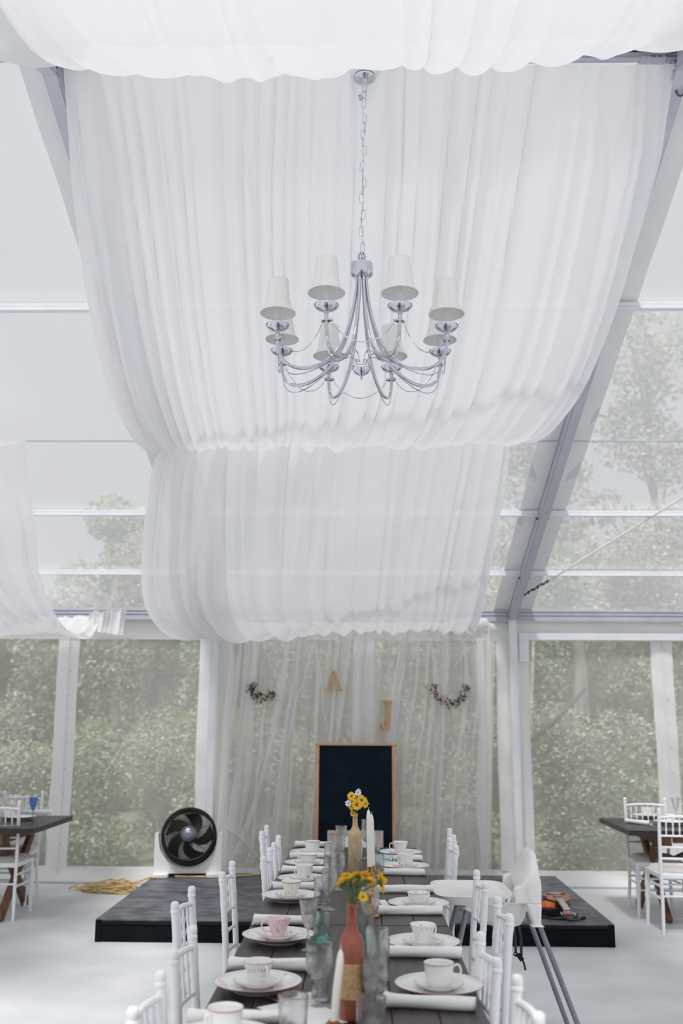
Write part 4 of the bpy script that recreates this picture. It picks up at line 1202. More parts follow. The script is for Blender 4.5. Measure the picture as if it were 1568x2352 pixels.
for s in (-1, 1):
    m = MB(); vs_ = []
    for (a_, b_, z_, hy_) in skt:
        vs_ += [(a_, s * (hy_ - 0.055), z_), (b_, s * (hy_ - 0.055), z_), (b_, s * hy_, z_), (a_, s * hy_, z_)]
    m.add(vs_, [(0, 1, 2, 3), (8, 9, 10, 11)] + [(i * 4 + k, i * 4 + (k + 1) % 4, i * 4 + 4 + (k + 1) % 4, i * 4 + 4 + k) for i in range(2) for k in range(4)])
    m.build('rear_leg_socket', M_WHITEPL, hc, bevel=0.012)
    pl_ = [hpx(a, b) for a, b in ((925, 504), (955, 490), (1000, 474), (1030, 432), (1055, 400), (1203, 400), (1211, 520), (1205, 905), (1135, 905), (1095, 830), (1050, 672), (925, 672))]
    m = MB(); m.prism(pl_[::-1], -s * 0.2185, -s * 0.165, Matrix.Rotation(PI / 2, 4, 'X')); m.build('side_wing', M_WHITEPL, hc, bevel=0.010)
    a_, z_ = hpx(395, 750); b_, zb2 = hpx(450, 660)
    m = MB(); m.beam((a_ + 0.012, s * 0.19, z_), (a_ + 0.035, s * 0.18, zb2 + 0.02), 0.045, 0.05); m.build('front_leg_socket', M_WHITEPL, hc, bevel=0.008)
    # legs
    p0 = (a_ + 0.014, s * 0.19, z_ + 0.01)
    m = MB(); m.tube([p0, (a_ - 0.17, s * 0.275, 0.0)], 0.0125, 12); m.build('leg', M_GREYMETAL, hc)
    c_, z2 = hpx(1175, 900)
    m = MB(); m.tube([(c_, s * 0.20, z2 + 0.02), (c_ + 0.235, s * 0.275, 0.0)], 0.0125, 12); m.build('leg', M_GREYMETAL, hc)
sx0, sz0 = hpx(800, 628)
for k in range(2):
    m = MB(); m.box(sx0 - 0.016 + 0.028 * k - 0.010, sx0 - 0.016 + 0.028 * k + 0.010, -0.2385, -0.2365, sz0 - 0.014, sz0 + 0.014); m.build('sticker', M_PAPER, hc)
    m = MB(); cx = sx0 - 0.016 + 0.028 * k
    for (x0, z0, x1, z1) in ((-0.006, -0.008, 0.006, 0.008), (0.006, -0.008, -0.004, 0.006), (-0.002, 0.002, 0.005, 0.001)):
        m.tube([(cx + x0, -0.2388, sz0 + z0), (cx + x1, -0.2388, sz0 + z1)], 0.0010, 5)
    m.ball((cx, -0.2388, sz0 + 0.006), 0.0022, 6, 5)
    m.build('pictogram', M_RUBBER, hc)
def strap(pts, w, name='strap'):
    P = [Vector((*hpx(a, b), 0)) for a, b in pts]
    P = [Vector((p.x, -0.06, p.y)) for p in P]
    m = MB()
    for a, b in zip(P[:-1], P[1:]): m.beam(a, b, w, 0.003, ref=(0, 1, 0))
    m.build(name, M_STRAP, hc)
strap([(965, 955), (985, 1100), (988, 1260)], 0.012); strap([(1020, 955), (1045, 1080), (1050, 1300)], 0.013); strap([(1060, 1330), (1080, 1390), (1095, 1455)], 0.010)
strap([(650, 955), (655, 1060), (660, 1150)], 0.004)
b0 = hpx(988, 1280); b1 = hpx(1040, 1330)
m = MB(); m.ring((b0[0], -0.06, b0[1]), 0.009, 0.003, axis=(0, 1, 0.3), n=14, k=6); m.beam((b0[0], -0.06, b0[1]), (b1[0], -0.06, b1[1]), 0.010, 0.008, ref=(0, 1, 0)); m.beam((b1[0] - 0.012, -0.06, b1[1] + 0.02), (b1[0] + 0.008, -0.06, b1[1] - 0.006), 0.022, 0.009, ref=(0, 1, 0)); m.build('buckle', M_BLACKPL, hc)

# ================================================================ ukulele and cables on the stage
u0, u1 = atz(1279, 2062, ZS + 0.08), atz(1307, 2112, ZS + 0.04)
dv = Vector((u1.x - u0.x, u1.y - u0.y, 0)).normalized()
uk = thing('ukulele', 'brown wooden ukulele lying face up on the stage, headstock towards the camera', 'ukulele', (u0.x, u0.y, ZS + 0.012))
uk.rotation_euler = (math.radians(0.0), 0, math.atan2(dv.y, dv.x) + PI / 2 )      # local -Y runs along the neck
out_ = []
for k in range(56):
    a = 2 * PI * k / 56
    y = 0.19 * math.cos(a)
    wd = 0.125 - 0.020 * (y < 0) * 1.0
    t = y / 0.19
    half = (0.128 * math.sqrt(max(0, 1 - t ** 2)) ** 0.8) * (1 - 0.17 * math.exp(-((t + 0.12) / 0.26) ** 2)) * (1.0 if t > 0 else 0.90)
    out_.append((0.86 * math.copysign(half, math.sin(a)), y))
m = MB(); m.prism(out_, 0.0, 0.075); m.build('body_side', M_UKESIDE, uk, bevel=0.003)
m = MB(); m.prism([(x * 0.995, y * 0.995) for x, y in out_], 0.075, 0.079); m.build('soundboard', M_UKE, uk)
m = MB(); m.lathe([(0.0001, 0), (0.034, 0), (0.034, 0.0012), (0.0001, 0.0012)], 28, (0, -0.03, 0.079)); m.build('soundhole', M_RUBBER, uk)
m = MB(); m.box(-0.075, 0.075, 0.075, 0.092, 0.079, 0.086); m.build('bridge', M_UKESIDE, uk, bevel=0.003)
m = MB(); m.box(-0.04, 0.04, 0.082, 0.087, 0.086, 0.090); m.build('saddle', M_WHITEPL, uk)
m = MB(); m.beam((0, -0.17, 0.062), (0, -0.50, 0.062), 0.046, 0.026, w2=0.040, h2=0.020); m.build('neck', M_UKESIDE, uk, bevel=0.006)
m = MB(); m.beam((0, -0.10, 0.083), (0, -0.50, 0.076), 0.050, 0.006, w2=0.042, h2=0.006); m.build('fretboard', M_UKENECK, uk)
for k in range(12):
    m = MB(); y = -0.14 - 0.36 * (1 - 2 ** (-(11 - k) / 12)) * 1.9
    m.box(-0.022, 0.022, max(y, -0.49) - 0.001, max(y, -0.49) + 0.001, 0.082, 0.0865); m.build('fret', M_ALU, uk)
m = MB(); m.box(-0.024, 0.024, -0.513, -0.500, 0.070, 0.084); m.build('nut', M_WHITEPL, uk, bevel=0.002)
m = MB()
m.prism([(-0.024, -0.513), (-0.036, -0.60), (-0.038, -0.655), (-0.015, -0.645), (0, -0.665), (0.015, -0.645), (0.038, -0.655), (0.036, -0.60), (0.024, -0.513)][::-1], 0.050, 0.066); m.build('headstock', M_UKESIDE, uk, bevel=0.003)
m = MB()
m.prism([(-0.023, -0.514), (-0.035, -0.60), (-0.036, -0.645), (0.036, -0.645), (0.035, -0.60), (0.023, -0.514)][::-1], 0.066, 0.0675); m.build('headstock_face', M_UKE, uk)
for sx in (-1, 1):
    for y in (-0.565, -0.615):
        m = MB(); m.lathe([(0.0045, 0.0), (0.0045, 0.016), (0.0055, 0.018), (0.001, 0.020)], 10, (sx * 0.018, y, 0.067)); m.lathe([(0.001, 0), (0.006, 0.002), (0.008, 0.012), (0.001, 0.016)], 10, (sx * 0.038, y, 0.058), axis=(sx, 0, 0)); m.build('tuning_peg', M_CHROME, uk)
for k in range(4):
    x = (k - 1.5) * 0.011
    m = MB(); m.tube([(x, 0.084, 0.091), (x * 0.85, -0.506, 0.0855)], 0.0009, 4); m.build('string', M_PAPER, uk)
# black pouch, orange tambourine-like piece and the cables
pp = atz(1279, 2097, ZS + 0.02)
m = MB(); m.box(-0.10, 0.09, -0.06, 0.06, 0.0, 0.055); o = m.build('effects_pedal', M_BLACKPL, bevel=0.008); o.location = (pp.x - 0.02, pp.y + 0.02, ZS); o.rotation_euler = (0, 0, 0.35)
tag(o, 'small black box half hidden beneath the ukulele neck', 'box')
op = atz(1262, 2086, ZS + 0.05)
m = MB()
m.lathe([(0.001, -0.055), (0.034, -0.050), (0.047, -0.02), (0.046, 0.02), (0.034, 0.050), (0.001, 0.055)], 20, (0, 0, 0.048), axis=(1, -0.35, 0), mod=lambda a, z: 1 + 0.13 * math.sin(3 * a + z * 50) + 0.06 * math.sin(7 * a))
o = m.build('orange_pouch', M_ORANGE); o.location = (op.x - 0.005, op.y + 0.02, ZS)
tag(o, 'crumpled shiny orange pouch beside the ukulele', 'pouch')
def cable(label, pix, z=0.008, r=0.006, plug=False):
    P = []
    for a in pix:
        zz_ = ZS + (a[2] if len(a) > 2 else z)
        p = atz(a[0], a[1], zz_); P.append((p.x, p.y, zz_))
    c = thing('audio_cable', label, 'cable', P[0])
    m = MB(); m.tube([Vector(q) - Vector(P[0]) for q in smooth_pts(P, 50)], r, 7); m.build('lead', M_RUBBER, c)
    if plug:
        e, d = Vector(P[-1]) - Vector(P[0]), (Vector(P[-1]) - Vector(P[-2])).normalized()
        m = MB(); m.tube([e, e + d * 0.045], [0.011, 0.013], 10); m.build('plug', M_BLACKPL, c)
cable('black cable looped around the orange pouch', [(1240, 2076), (1250, 2071, 0.05), (1264, 2069, 0.09), (1274, 2080, 0.06), (1272, 2094), (1262, 2103), (1250, 2105), (1240, 2102)])
cable('black cable running under the ukulele headstock to a plug on its right', [(1240, 2107), (1260, 2109), (1280, 2111), (1295, 2110), (1310, 2114), (1325, 2113), (1335, 2110)], plug=True)
cable('short loop of black cable right of the ukulele neck', [(1308, 2097), (1320, 2097), (1326, 2102), (1322, 2107), (1314, 2107)])

# ================================================================ tableware
PLATE_P = [(0.0005, 0.003), (0.072, 0.003), (0.074, 0.0), (0.080, 0.0), (0.082, 0.005), (0.100, 0.011), (0.1345, 0.0245), (0.1355, 0.026), (0.134, 0.0272), (0.100, 0.0155), (0.082, 0.0095), (0.0005, 0.0085)]
SAUCER_P = [(0.0005, 0.002), (0.040, 0.002), (0.042, 0.0), (0.046, 0.0), (0.050, 0.005), (0.0755, 0.0185), (0.076, 0.0195), (0.075, 0.0205), (0.050, 0.0085), (0.028, 0.006), (0.0005, 0.006)]
CH_W = china_mat('white_china', (243, 243, 243), (0, 0, 0))
CH_PL1 = china_mat('plate_floral', (243, 243, 242), (222, 190, 196), 0.50, 75, rlo=0.095, rhi=0.128, spot2=(206, 216, 202))
CH_PL2 = china_mat('plate_sprig', (243, 243, 242), (186, 200, 180), 0.44, 60, rlo=0.06, rhi=0.12, spot2=(200, 150, 160))
CH_S1 = china_mat('saucer_floral', (243, 243, 242), (222, 176, 182), 0.48, 90, rlo=0.035, rhi=0.072, spot2=(196, 212, 196))
CH_S2 = china_mat('saucer_grey', (243, 243, 242), (196, 184, 196), 0.50, 110, rlo=0.04, rhi=0.070)
CUPM = {
    'pink': china_mat('cup_pink', (238, 214, 218), (216, 170, 178), 0.48, 110, z0=0.02, z1=0.062),
    'band': china_mat('cup_band', (240, 240, 240), (214, 150, 146), 0.62, 170, z0=0.038, z1=0.052),
    'sprig': china_mat('cup_sprig', (240, 238, 226), (194, 146, 132), 0.46, 95, z0=0.012, z1=0.055, spot2=(140, 160, 100)),
    'purple': china_mat('cup_purple', (240, 240, 238), (180, 140, 180), 0.45, 80, z0=0.012, z1=0.055, spot2=(176, 200, 170)),
    'rose': china_mat('cup_rose', (242, 242, 241), (226, 186, 190), 0.45, 90, z0=0.012, z1=0.060, spot2=(205, 216, 204)),
    'orange': china_mat('cup_orange', (242, 242, 240), (210, 140, 104), 0.42, 80, z0=0.012, z1=0.05, spot2=(180, 140, 60)),
    'white': CH_W,
}
def lathe_obj(name, prof, mat, parent=None, n=36, **k):
    m = MB(); m.lathe(prof, n, **k)
    return m.build(name, mat, parent, angle=60)
def plate(p, mat, rim, label, group):
    t = thing('dinner_plate', label, 'plate', p, RNG.uniform(0, 6), group)
    dd = lathe_obj('dish', PLATE_P, mat, t, 48)
    m = MB(); m.ring((0, 0, 0.0263), 0.1352, 0.0011, n=56, k=5); m.build('rim_band', rim, dd)
    return t
def saucer(p, mat, label, group, rim=None):
    t = thing('saucer', label, 'saucer', p, RNG.uniform(0, 6), group)
    lathe_obj('dish', SAUCER_P, mat, t, 40)
    m = MB(); m.ring((0, 0, 0.0198), 0.0758, 0.0008, n=44, k=5); m.build('rim_band', rim or M_GOLDRIM, t)
    return t
CUPS = {'tall': (0.072, 0.046, 0.024, 0.6), 'taper': (0.068, 0.047, 0.023, 0.9), 'bowl': (0.052, 0.050, 0.022, 0.35), 'mug': (0.070, 0.046, 0.030, 0.3)}
def teacup(p, shape, mat, rim, label, group, rz=None):
    h, rt, rb, ex = CUPS[shape]
    t = thing('teacup', label, 'cup', p, RNG.uniform(0, 6) if rz is None else rz, group)
    pr = [(0.0005, 0.002), (rb * 0.8, 0.002), (rb * 0.85, 0.0), (rb, 0.0), (rb * 0.97, 0.004)]
    N = 9
    for i in range(N + 1):
        f = i / N
        pr.append((rb + (rt - rb) * (f ** ex), 0.005 + (h - 0.005) * f))
    pr.append((rt - 0.0012, h + 0.0006))
    for i in range(N, -1, -1):
        f = i / N
        pr.append((max(0.003, rb + (rt - rb) * (f ** ex) - 0.0026), 0.008 + (h - 0.008) * f - 0.0006))
    pr.append((0.0005, 0.0075))
    bw_ = lathe_obj('bowl', pr, mat, t, 36)
    m = MB()
    ra = rb + (rt - rb) * 0.82 ** ex; rc = rb + (rt - rb) * 0.3 ** ex
    m.tube(smooth_pts([(ra - 0.001, 0, h * 0.82), (ra + 0.016, 0, h * 0.88), (ra + 0.024, 0, h * 0.62), (ra + 0.014, 0, h * 0.38), (rc - 0.001, 0, h * 0.30)], 16), 0.0032, 7)
    m.build('handle', mat if mat.name in ('cup_pink',) else CH_W, t)
    if rim:
        m = MB(); m.ring((0, 0, h - 0.002), rt + 0.0002, 0.0013, n=44, k=5); m.build('rim_band', rim, bw_)
    return t
NAP = {}
def napkin(u, v, length, label, ang=0.0, rad=0.0205, seed=0, zt=ZT):
    p = atz(u, v, zt)
    r_ = random.Random(seed)
    m = MB(); P = []; n = 26; N = 22
    f1, f2 = r_.uniform(0, 6), r_.uniform(0, 6)
    for i in range(N + 1):
        t = i / N
        x = (t - 0.5) * length
        rr = rad * (0.94 + 0.06 * math.sin(t * 7 + f1) + (0.18 * max(0, (0.14 - t) / 0.14) - 0.05) )
        row = []
        for k in range(n + 1):
            a = 2 * PI * k / n
            fold = 0.0026 * (1 if ((a + 1.2 * t + f2) % (2 * PI)) < 2.2 else 0)
            rz_ = rr * (1 + 0.05 * math.sin(2 * a + t * 5 + f1)) + fold
            z = rz_ * math.sin(a)
            row.append((x + 0.006 * math.sin(a * 1.0 + f2) * (abs(t - 0.5) * 2) ** 6, rz_ * 1.12 * math.cos(a), max(z, -rad * 0.80)))
        P.append(row)
    m.grid(P)
    for s, i in ((-1, 0), (1, N)):           # spiral of rolled cloth at both ends
        sp = []
        for k in range(60):
            a = k * 0.33; rr = rad * (1.0 - k / 62)
            sp.append((P[i][0][0] - s * 0.004, rr * 1.08 * math.cos(a), max(rr * math.sin(a), -rad * 0.78)))
        for k in range(59):
            a, b = sp[k], sp[k + 1]
            m.add([a, b, (b[0] - s * 0.03, b[1], b[2]), (a[0] - s * 0.03, a[1], a[2])], [(0, 1, 2, 3)])
    o = m.build('rolled_napkin', M_NAPKIN, angle=70)
    o.location = (p.x, p.y, zt + rad * 0.80); o.rotation_euler = (0, 0, ang)
    return tag(o, label, 'napkin', 'rolled napkins')
GS = 'place settings'
def setting(u, v, shape, cmat, crim, pmat_, prim, smat, who, look, srim=None, pdesc='white', off=(0, 0)):
    p = atz(u, v, ZT + 0.02)
    p.z = ZT
    plate(p, pmat_, prim, '%s dinner plate %s' % (pdesc, who), 'dinner plates')
    saucer((p.x + off[0], p.y + off[1], ZT + 0.009), smat, 'saucer under the %s' % (look), 'saucers', srim)
    teacup((p.x + off[0], p.y + off[1], ZT + 0.009 + 0.0062), shape, cmat, crim, '%s %s' % (look, who), 'teacups')
setting(512, 2383, 'mug', CUPM['white'], M_GOLDRIM, CH_W, M_PINKRIM, CH_W, 'at the bottom edge on the left', 'white teacup cut off by the frame', off=(0, 0.03))
setting(592, 2256, 'taper', CUPM['band'], M_PALEFRAME, CH_PL1, M_PINKRIM, CH_W, 'on the near left by the copper bottle', 'white teacup with a fine red band', pdesc='large faintly floral')
setting(639, 2148, 'taper', CUPM['pink'], None, CH_PL1, M_PINKRIM, CH_S1, 'left of the teal tumbler', 'pink patterned teacup', pdesc='floral-rimmed')
setting(668, 2057, 'taper', CUPM['sprig'], M_GOLDRIM, CH_W, M_PINKRIM, CH_S2, 'fourth from the front, left side', 'cream teacup with leaf sprigs', pdesc='pink-edged')
setting(698, 2018, 'tall', CUPM['purple'], None, CH_W, M_PINKRIM, CH_W, 'fifth from the front, left side', 'white teacup with a purple flower', pdesc='thin red-edged white')
setting(707, 1982, 'bowl', CH_W, M_REDRIM, CH_PL2, M_PINKRIM, CH_W, 'sixth from the front, left side', 'low teacup with red rim bands', pdesc='green-sprigged')
setting(717, 1957, 'mug', CH_W, M_GOLDRIM, CH_W, M_REDRIM, CH_S2, 'at the far left table end', 'far-end white teacup with a gold rim', pdesc='white')
setting(1008, 2262, 'mug', CH_W, M_GOLDRIM, CH_W, M_PINKRIM, CH_W, 'nearest on the right', 'white teacup with a broad gold rim', M_GOLDRIM, pdesc='gold-ringed white')
setting(971, 2164, 'taper', CUPM['rose'], None, CH_W, M_PINKRIM, CH_S1, 'second from the front, right side', 'flared teacup with pink roses', pdesc='white pink-rimmed')
setting(961, 2075, 'bowl', CUPM['rose'], M_PALEFRAME, CH_W, M_PINKRIM, CH_S2, 'beside the high chair tray', 'low bowl-shaped teacup with a red garland', pdesc='plain white')
setting(930, 1989, 'mug', CUPM['orange'], None, CH_W, M_PINKRIM, CH_W, 'second from the far right end', 'white teacup with an orange flower', pdesc='white shallow')
setting(919, 1958, 'taper', CH_W, None, CH_W, M_PINKRIM, CH_W, 'at the far right table end', 'tapered plain white teacup', pdesc='white flat')
NP = [(545, 2352, 0.27, 0.0, 'rolled white napkin at the bottom edge on the left'),
      (618, 2228, 0.27, -0.02, 'rolled white napkin behind the plate with the red-banded cup'),
      (655, 2124, 0.26, 0.0, 'rolled white napkin behind the pink teacup'),
      (688, 2043, 0.26, 0.02, 'rolled white napkin behind the cup with leaf sprigs'),
      (700, 2005, 0.25, 0.02, 'rolled white napkin behind the cup with the purple flower'),
      (712, 1973, 0.24, 0.0, 'rolled white napkin behind the red-rimmed low cup'),
      (720, 1946, 0.24, 0.0, 'rolled white napkin at the far left end of the table'),
      (984, 2316, 0.265, -0.12, 'rolled white napkin in front of the gold-rimmed cup, nearest on the right'),
      (966, 2199, 0.275, -0.05, 'rolled white napkin in front of the rose teacup on the right'),
      (942, 2100, 0.275, 0.03, 'rolled white napkin in front of the garland bowl cup'),
      (927, 2050, 0.285, 0.05, 'rolled white napkin without a plate beside the high chair tray'),
      (926, 2010, 0.235, -0.05, 'rolled white napkin in front of the orange-flowered cup'),
      (926, 1978, 0.22, 0.0, 'rolled white napkin in front of the plain tapered cup, far right')]
for i, (u, v, L, a, lb) in enumerate(NP): napkin(u, v, L, lb, a, seed=i)

# ---- glasses
def wall_prof(outer, th):
    inner = [(max(0.0006, r - th), z + (th if i == len(outer) - 1 else 0)) for i, (r, z) in enumerate(outer)]
    return inner
def tumbler(u, v, h, rt, rb, mat, label, ribs=0, zt=ZT, rim=None, basemat=None, group='drinking glasses'):
    p = atz(u, v, zt)
    t = thing('tumbler', label, 'glass', (p.x, p.y, zt), 0, group)
    out = [(0.0005, 0.0), (rb * 0.93, 0.0), (rb, 0.003), (rb + (rt - rb) * 0.3, h * 0.3), (rb + (rt - rb) * 0.65, h * 0.65), (rt, h - 0.002), (rt - 0.001, h)]
    inn = [(rt - 0.0028, h - 0.001), (rb + (rt - rb) * 0.6 - 0.003, h * 0.6), (rb - 0.0035, 0.016), (rb * 0.7, 0.012), (0.0005, 0.012)]
    md = (lambda a, z: 1 + (0.030 * abs(math.sin(ribs * a / 2)) if z < h * 0.62 else 0)) if ribs else None
    m = MB(); m.lathe(out + inn, 48, mod=md); m.build('glass_body', mat, t, angle=50)
    if basemat:
        m = MB(); m.lathe([(0.0005, 0.001), (rb * 0.9, 0.001), (rb * 0.97, 0.006), (rb * 0.95, 0.022), (rb * 0.8, 0.026), (0.0005, 0.018)], 8); m.build('thick_base', basemat, t, smooth=False)
    if rim:
        m = MB(); m.ring((0, 0, h - 0.002), rt, 0.0013, n=40, k=5); m.build('rim_band', rim, t)
    return t
def goblet(u, v, h, rb, label, kind='tulip', mat=None, zt=ZT, ribs=0, group='drinking glasses', base=0.034):
    p = atz(u, v, zt)
    mat = mat or M_GLASS
    t = thing('goblet', label, 'glass', (p.x, p.y, zt), RNG.uniform(0, 3), group)
    hs = h * 0.40 if kind != 'tall' else h * 0.30
    hb = h - hs
    shp = {'tulip': [(0.12, 0), (0.55, 0.10), (0.88, 0.30), (1.0, 0.55), (0.97, 0.80), (0.86, 1.0)], 'flare': [(0.12, 0), (0.42, 0.08), (0.62, 0.28), (0.78, 0.55), (0.92, 0.82), (1.0, 1.0)], 'round': [(0.12, 0), (0.65, 0.10), (0.95, 0.32), (1.0, 0.52), (0.92, 0.78), (0.90, 0.92), (0.97, 1.0)], 'tall': [(0.14, 0), (0.55, 0.08), (0.85, 0.25), (0.95, 0.5), (0.97, 0.8), (0.95, 1.0)]}[kind]
    out = [(rb * a, hs + hb * b) for a, b in shp]
    inn = [(max(0.0006, rb * a - 0.0018), hs + 0.003 + (hb - 0.003) * b) for a, b in reversed(shp)]
    md = (lambda a, z: 1 + 0.035 * abs(math.sin(ribs * a / 2)) * (1 if z < hs + hb * 0.6 else 0)) if ribs else None
    m = MB(); m.lathe(out + inn + [(0.0005, hs + 0.004)], 40, mod=md); m.build('bowl', mat, t, angle=50)
    kn = [(0.0055, 0.010), (0.0040, hs * 0.35), (0.0042, hs * 0.5), (0.0075, hs * 0.62), (0.0042, hs * 0.74), (0.0055, hs * 0.92), (rb * 0.14, hs + 0.001), (0.0005, hs + 0.003)]
    m = MB(); m.lathe([(0.0005, 0.009)] + kn, 14); m.build('stem', mat, t)
    m = MB(); m.lathe([(0.0005, 0), (base, 0), (base + 0.001, 0.0012), (base * 0.6, 0.004), (0.008, 0.008), (0.0055, 0.012), (0.0005, 0.012)], 32); m.build('foot', mat, t)
    return t
goblet(708, 2181, 0.172, 0.036, 'cut crystal goblet between the pink teacup and the teal tumbler', 'flare', ribs=16)
tumbler(738, 2170, 0.112, 0.032, 0.029, M_TEALTINT, 'teal-bottomed octagonal tumbler in the middle of the table', ribs=8, basemat=M_TEAL)
goblet(732, 2312, 0.172, 0.041, 'round-bowled goblet left of the near candle', 'round')
tumbler(734, 2296, 0.105, 0.031, 0.025, M_GLASS, 'clear tumbler directly behind the round-bowled goblet')
tumbler(672, 2384, 0.105, 0.040, 0.036, M_GLASS, 'gold-rimmed clear tumbler at the bottom edge', rim=M_GOLDRIM)
tumbler(737, 2083, 0.125, 0.033, 0.030, M_GLASS, 'ribbed tumbler beside the leaf-sprig cup', ribs=20)
goblet(755, 2089, 0.17, 0.036, 'goblet in front of the ribbed tumbler, left of the sunflowers', 'tulip')
goblet(775, 2043, 0.17, 0.036, 'goblet left of the sunflowers with its foot on bare wood', 'round')
tumbler(757, 2028, 0.118, 0.033, 0.030, M_GLASS, 'clear tumbler beside the purple-flowered cup')
goblet(777, 2000, 0.185, 0.036, 'tall-stemmed goblet left of the gold bottle', 'tulip')
tumbler(756, 1992, 0.13, 0.030, 0.028, M_GLASS, 'slim tumbler beside the red-rimmed cup')
goblet(783, 1968, 0.18, 0.036, 'goblet with cut bowl near the far end, left of the gold bottle', 'flare', ribs=14)
tumbler(768, 1962, 0.12, 0.032, 0.028, M_GLASS, 'gold-rimmed tumbler near the far left end', rim=M_GOLDRIM)
goblet(849, 2156, 0.185, 0.038, 'wine glass with a tulip bowl right of the copper bottle neck', 'tulip')
tumbler(842, 2166, 0.10, 0.030, 0.028, M_TEALTINT, 'teal tumbler half hidden behind the copper bottle', ribs=8, basemat=M_TEAL)
goblet(866, 2272, 0.178, 0.036, 'tall goblet right of the burlap-wrapped bottle', 'tall')
tumbler(872, 2250, 0.125, 0.033, 0.030, M_GLASS, 'straight clear tumbler behind the tall goblet')
goblet(858, 2348, 0.165, 0.038, 'tulip goblet in front of the copper bottle', 'tulip')
tumbler(852, 2392, 0.108, 0.040, 0.036, M_GLASS, 'fluted tumbler at the bottom edge right of the copper bottle', ribs=18)
goblet(842, 1972, 0.225, 0.034, 'tall goblet seen behind the white candle', 'round')
tumbler(862, 1975, 0.165, 0.028, 0.026, M_GLASS, 'tall slim glass right of the white candle', )
goblet(822, 2014, 0.165, 0.031, 'small goblet in front of the gold bottle', 'flare')
tumbler(868, 2010, 0.105, 0.034, 0.031, M_GLASS, 'clear tumbler left of the orange-flowered cup')

# ---- bottles, candles, papers
def bottle(u, v, label, mat, scale=1.0, band=None, zt=ZT):
    p = atz(u, v, zt)
    t = thing('bottle', label, 'bottle', (p.x, p.y, zt))
    pr = [(0.0005, 0.004), (0.030, 0.0), (0.0355, 0.003), (0.0370, 0.012), (0.0372, 0.185), (0.0360, 0.200), (0.031, 0.217), (0.0215, 0.232), (0.0155, 0.246), (0.0140, 0.262), (0.0133, 0.296), (0.0152, 0.299), (0.0152, 0.309), (0.0138, 0.311), (0.0095, 0.311), (0.0095, 0.29), (0.0005, 0.28)]
    lathe_obj('bottle_body', [(r * scale, z * scale) for r, z in pr], mat, t, 40)
    if band:
        m = MB(); m.lathe([(0.0374 * scale, band[0]), (0.0384 * scale, band[0] + 0.001), (0.0384 * scale, band[1] - 0.001), (0.0374 * scale, band[1])], 40); m.build('burlap_band', M_BURLAP, t)
    return t, p
def flower(label, group, base, tip, kind, r, face, seed, leaf=True):
    rr = random.Random(seed)
    t = thing('cut_flower', label, 'flower', base, 0, group)
    tipv = Vector(tip) - Vector(base)
    mid = tipv * 0.5 + Vector((tipv.x * -0.25, tipv.y * -0.25, 0.01))
    m = MB(); m.tube(smooth_pts([(0, 0, 0), tuple(mid), tuple(tipv)], 12), 0.0026, 6); m.build('stem', M_STEM, t)
    f = Vector(face).normalized()
    x, y, d = basis(f)
    m = MB()
    pn = 13 if kind == 'yellow' else 9
    for lay in range(2 if kind == 'yellow' else 1):
        for k in range(pn):
            a = 2 * PI * k / pn + lay * PI / pn + rr.uniform(-0.1, 0.1)
            e = x * math.cos(a) + y * math.sin(a); s_ = d.cross(e)
            L = r * rr.uniform(0.85, 1.08); w = L * 0.24
            up = rr.uniform(-0.1, 0.35) * L - lay * 0.1 * L
            p0 = tipv + e * r * 0.22
            P = [p0 - s_ * w * 0.5, p0 + s_ * w * 0.5, tipv + e * L * 0.6 + s_ * w + d * up * 0.6, tipv + e * L + d * up, tipv + e * L * 0.6 - s_ * w + d * up * 0.6]
            m.add(P, [(0, 1, 2, 3, 4)])
    m.build('petals', M_PETAL if kind == 'yellow' else M_PETALW, t, smooth=False)
    m = MB(); m.lathe([(0.0005, -0.002), (r * 0.22, -0.001), (r * 0.24, r * 0.06), (r * 0.15, r * 0.12), (0.0005, r * 0.14)], 14, tuple(tipv), axis=tuple(f)); m.build('flower_centre', M_DISK if kind == 'yellow' else M_GOLDRIM, t)
    m = MB(); m.lathe([(0.0005, -r * 0.34), (r * 0.14, -r * 0.26), (r * 0.34, -0.003), (r * 0.30, -0.001)], 12, tuple(tipv), axis=tuple(f)); m.build('calyx', M_STEM, t)
    if leaf:
        m = MB()
        for q in range(3):
            b = Vector(mid) * rr.uniform(0.6, 1.5); a = rr.uniform(0, 6.28)
            dd = Vector((math.cos(a), math.sin(a), rr.uniform(0.2, 0.9))).normalized(); sx_, sy_, _ = basis(dd)
            L = r * rr.uniform(0.9, 1.5); w = L * 0.16
            m.add([b, b + dd * L * 0.5 + sx_ * w, b + dd * L + sy_ * 0.003, b + dd * L * 0.5 - sx_ * w], [(0, 1, 2, 3)])
        m.build('leaf', M_LEAFG, t, smooth=False)
    return t
cbt, cbp = bottle(807, 2342, 'copper-painted wine bottle with a burlap band, holding sunflowers', M_COPPER, 0.985, (0.058, 0.150))
mouth = Vector((cbp.x, cbp.y, ZT + 0.302))
def fl_at(u, v, Y): return tuple(at(u, v, Y))
k_ = 0
F1 = ['leftmost, drooping', 'second from the left at the back', 'largest, in the middle', 'right of the middle', 'far right, facing away', 'low on the left', 'small bud low in the stems']
F2 = ['upper left', 'upper middle', 'upper right', 'largest, in the centre', 'rightmost', 'lower left', 'below the others', 'lowest bud']
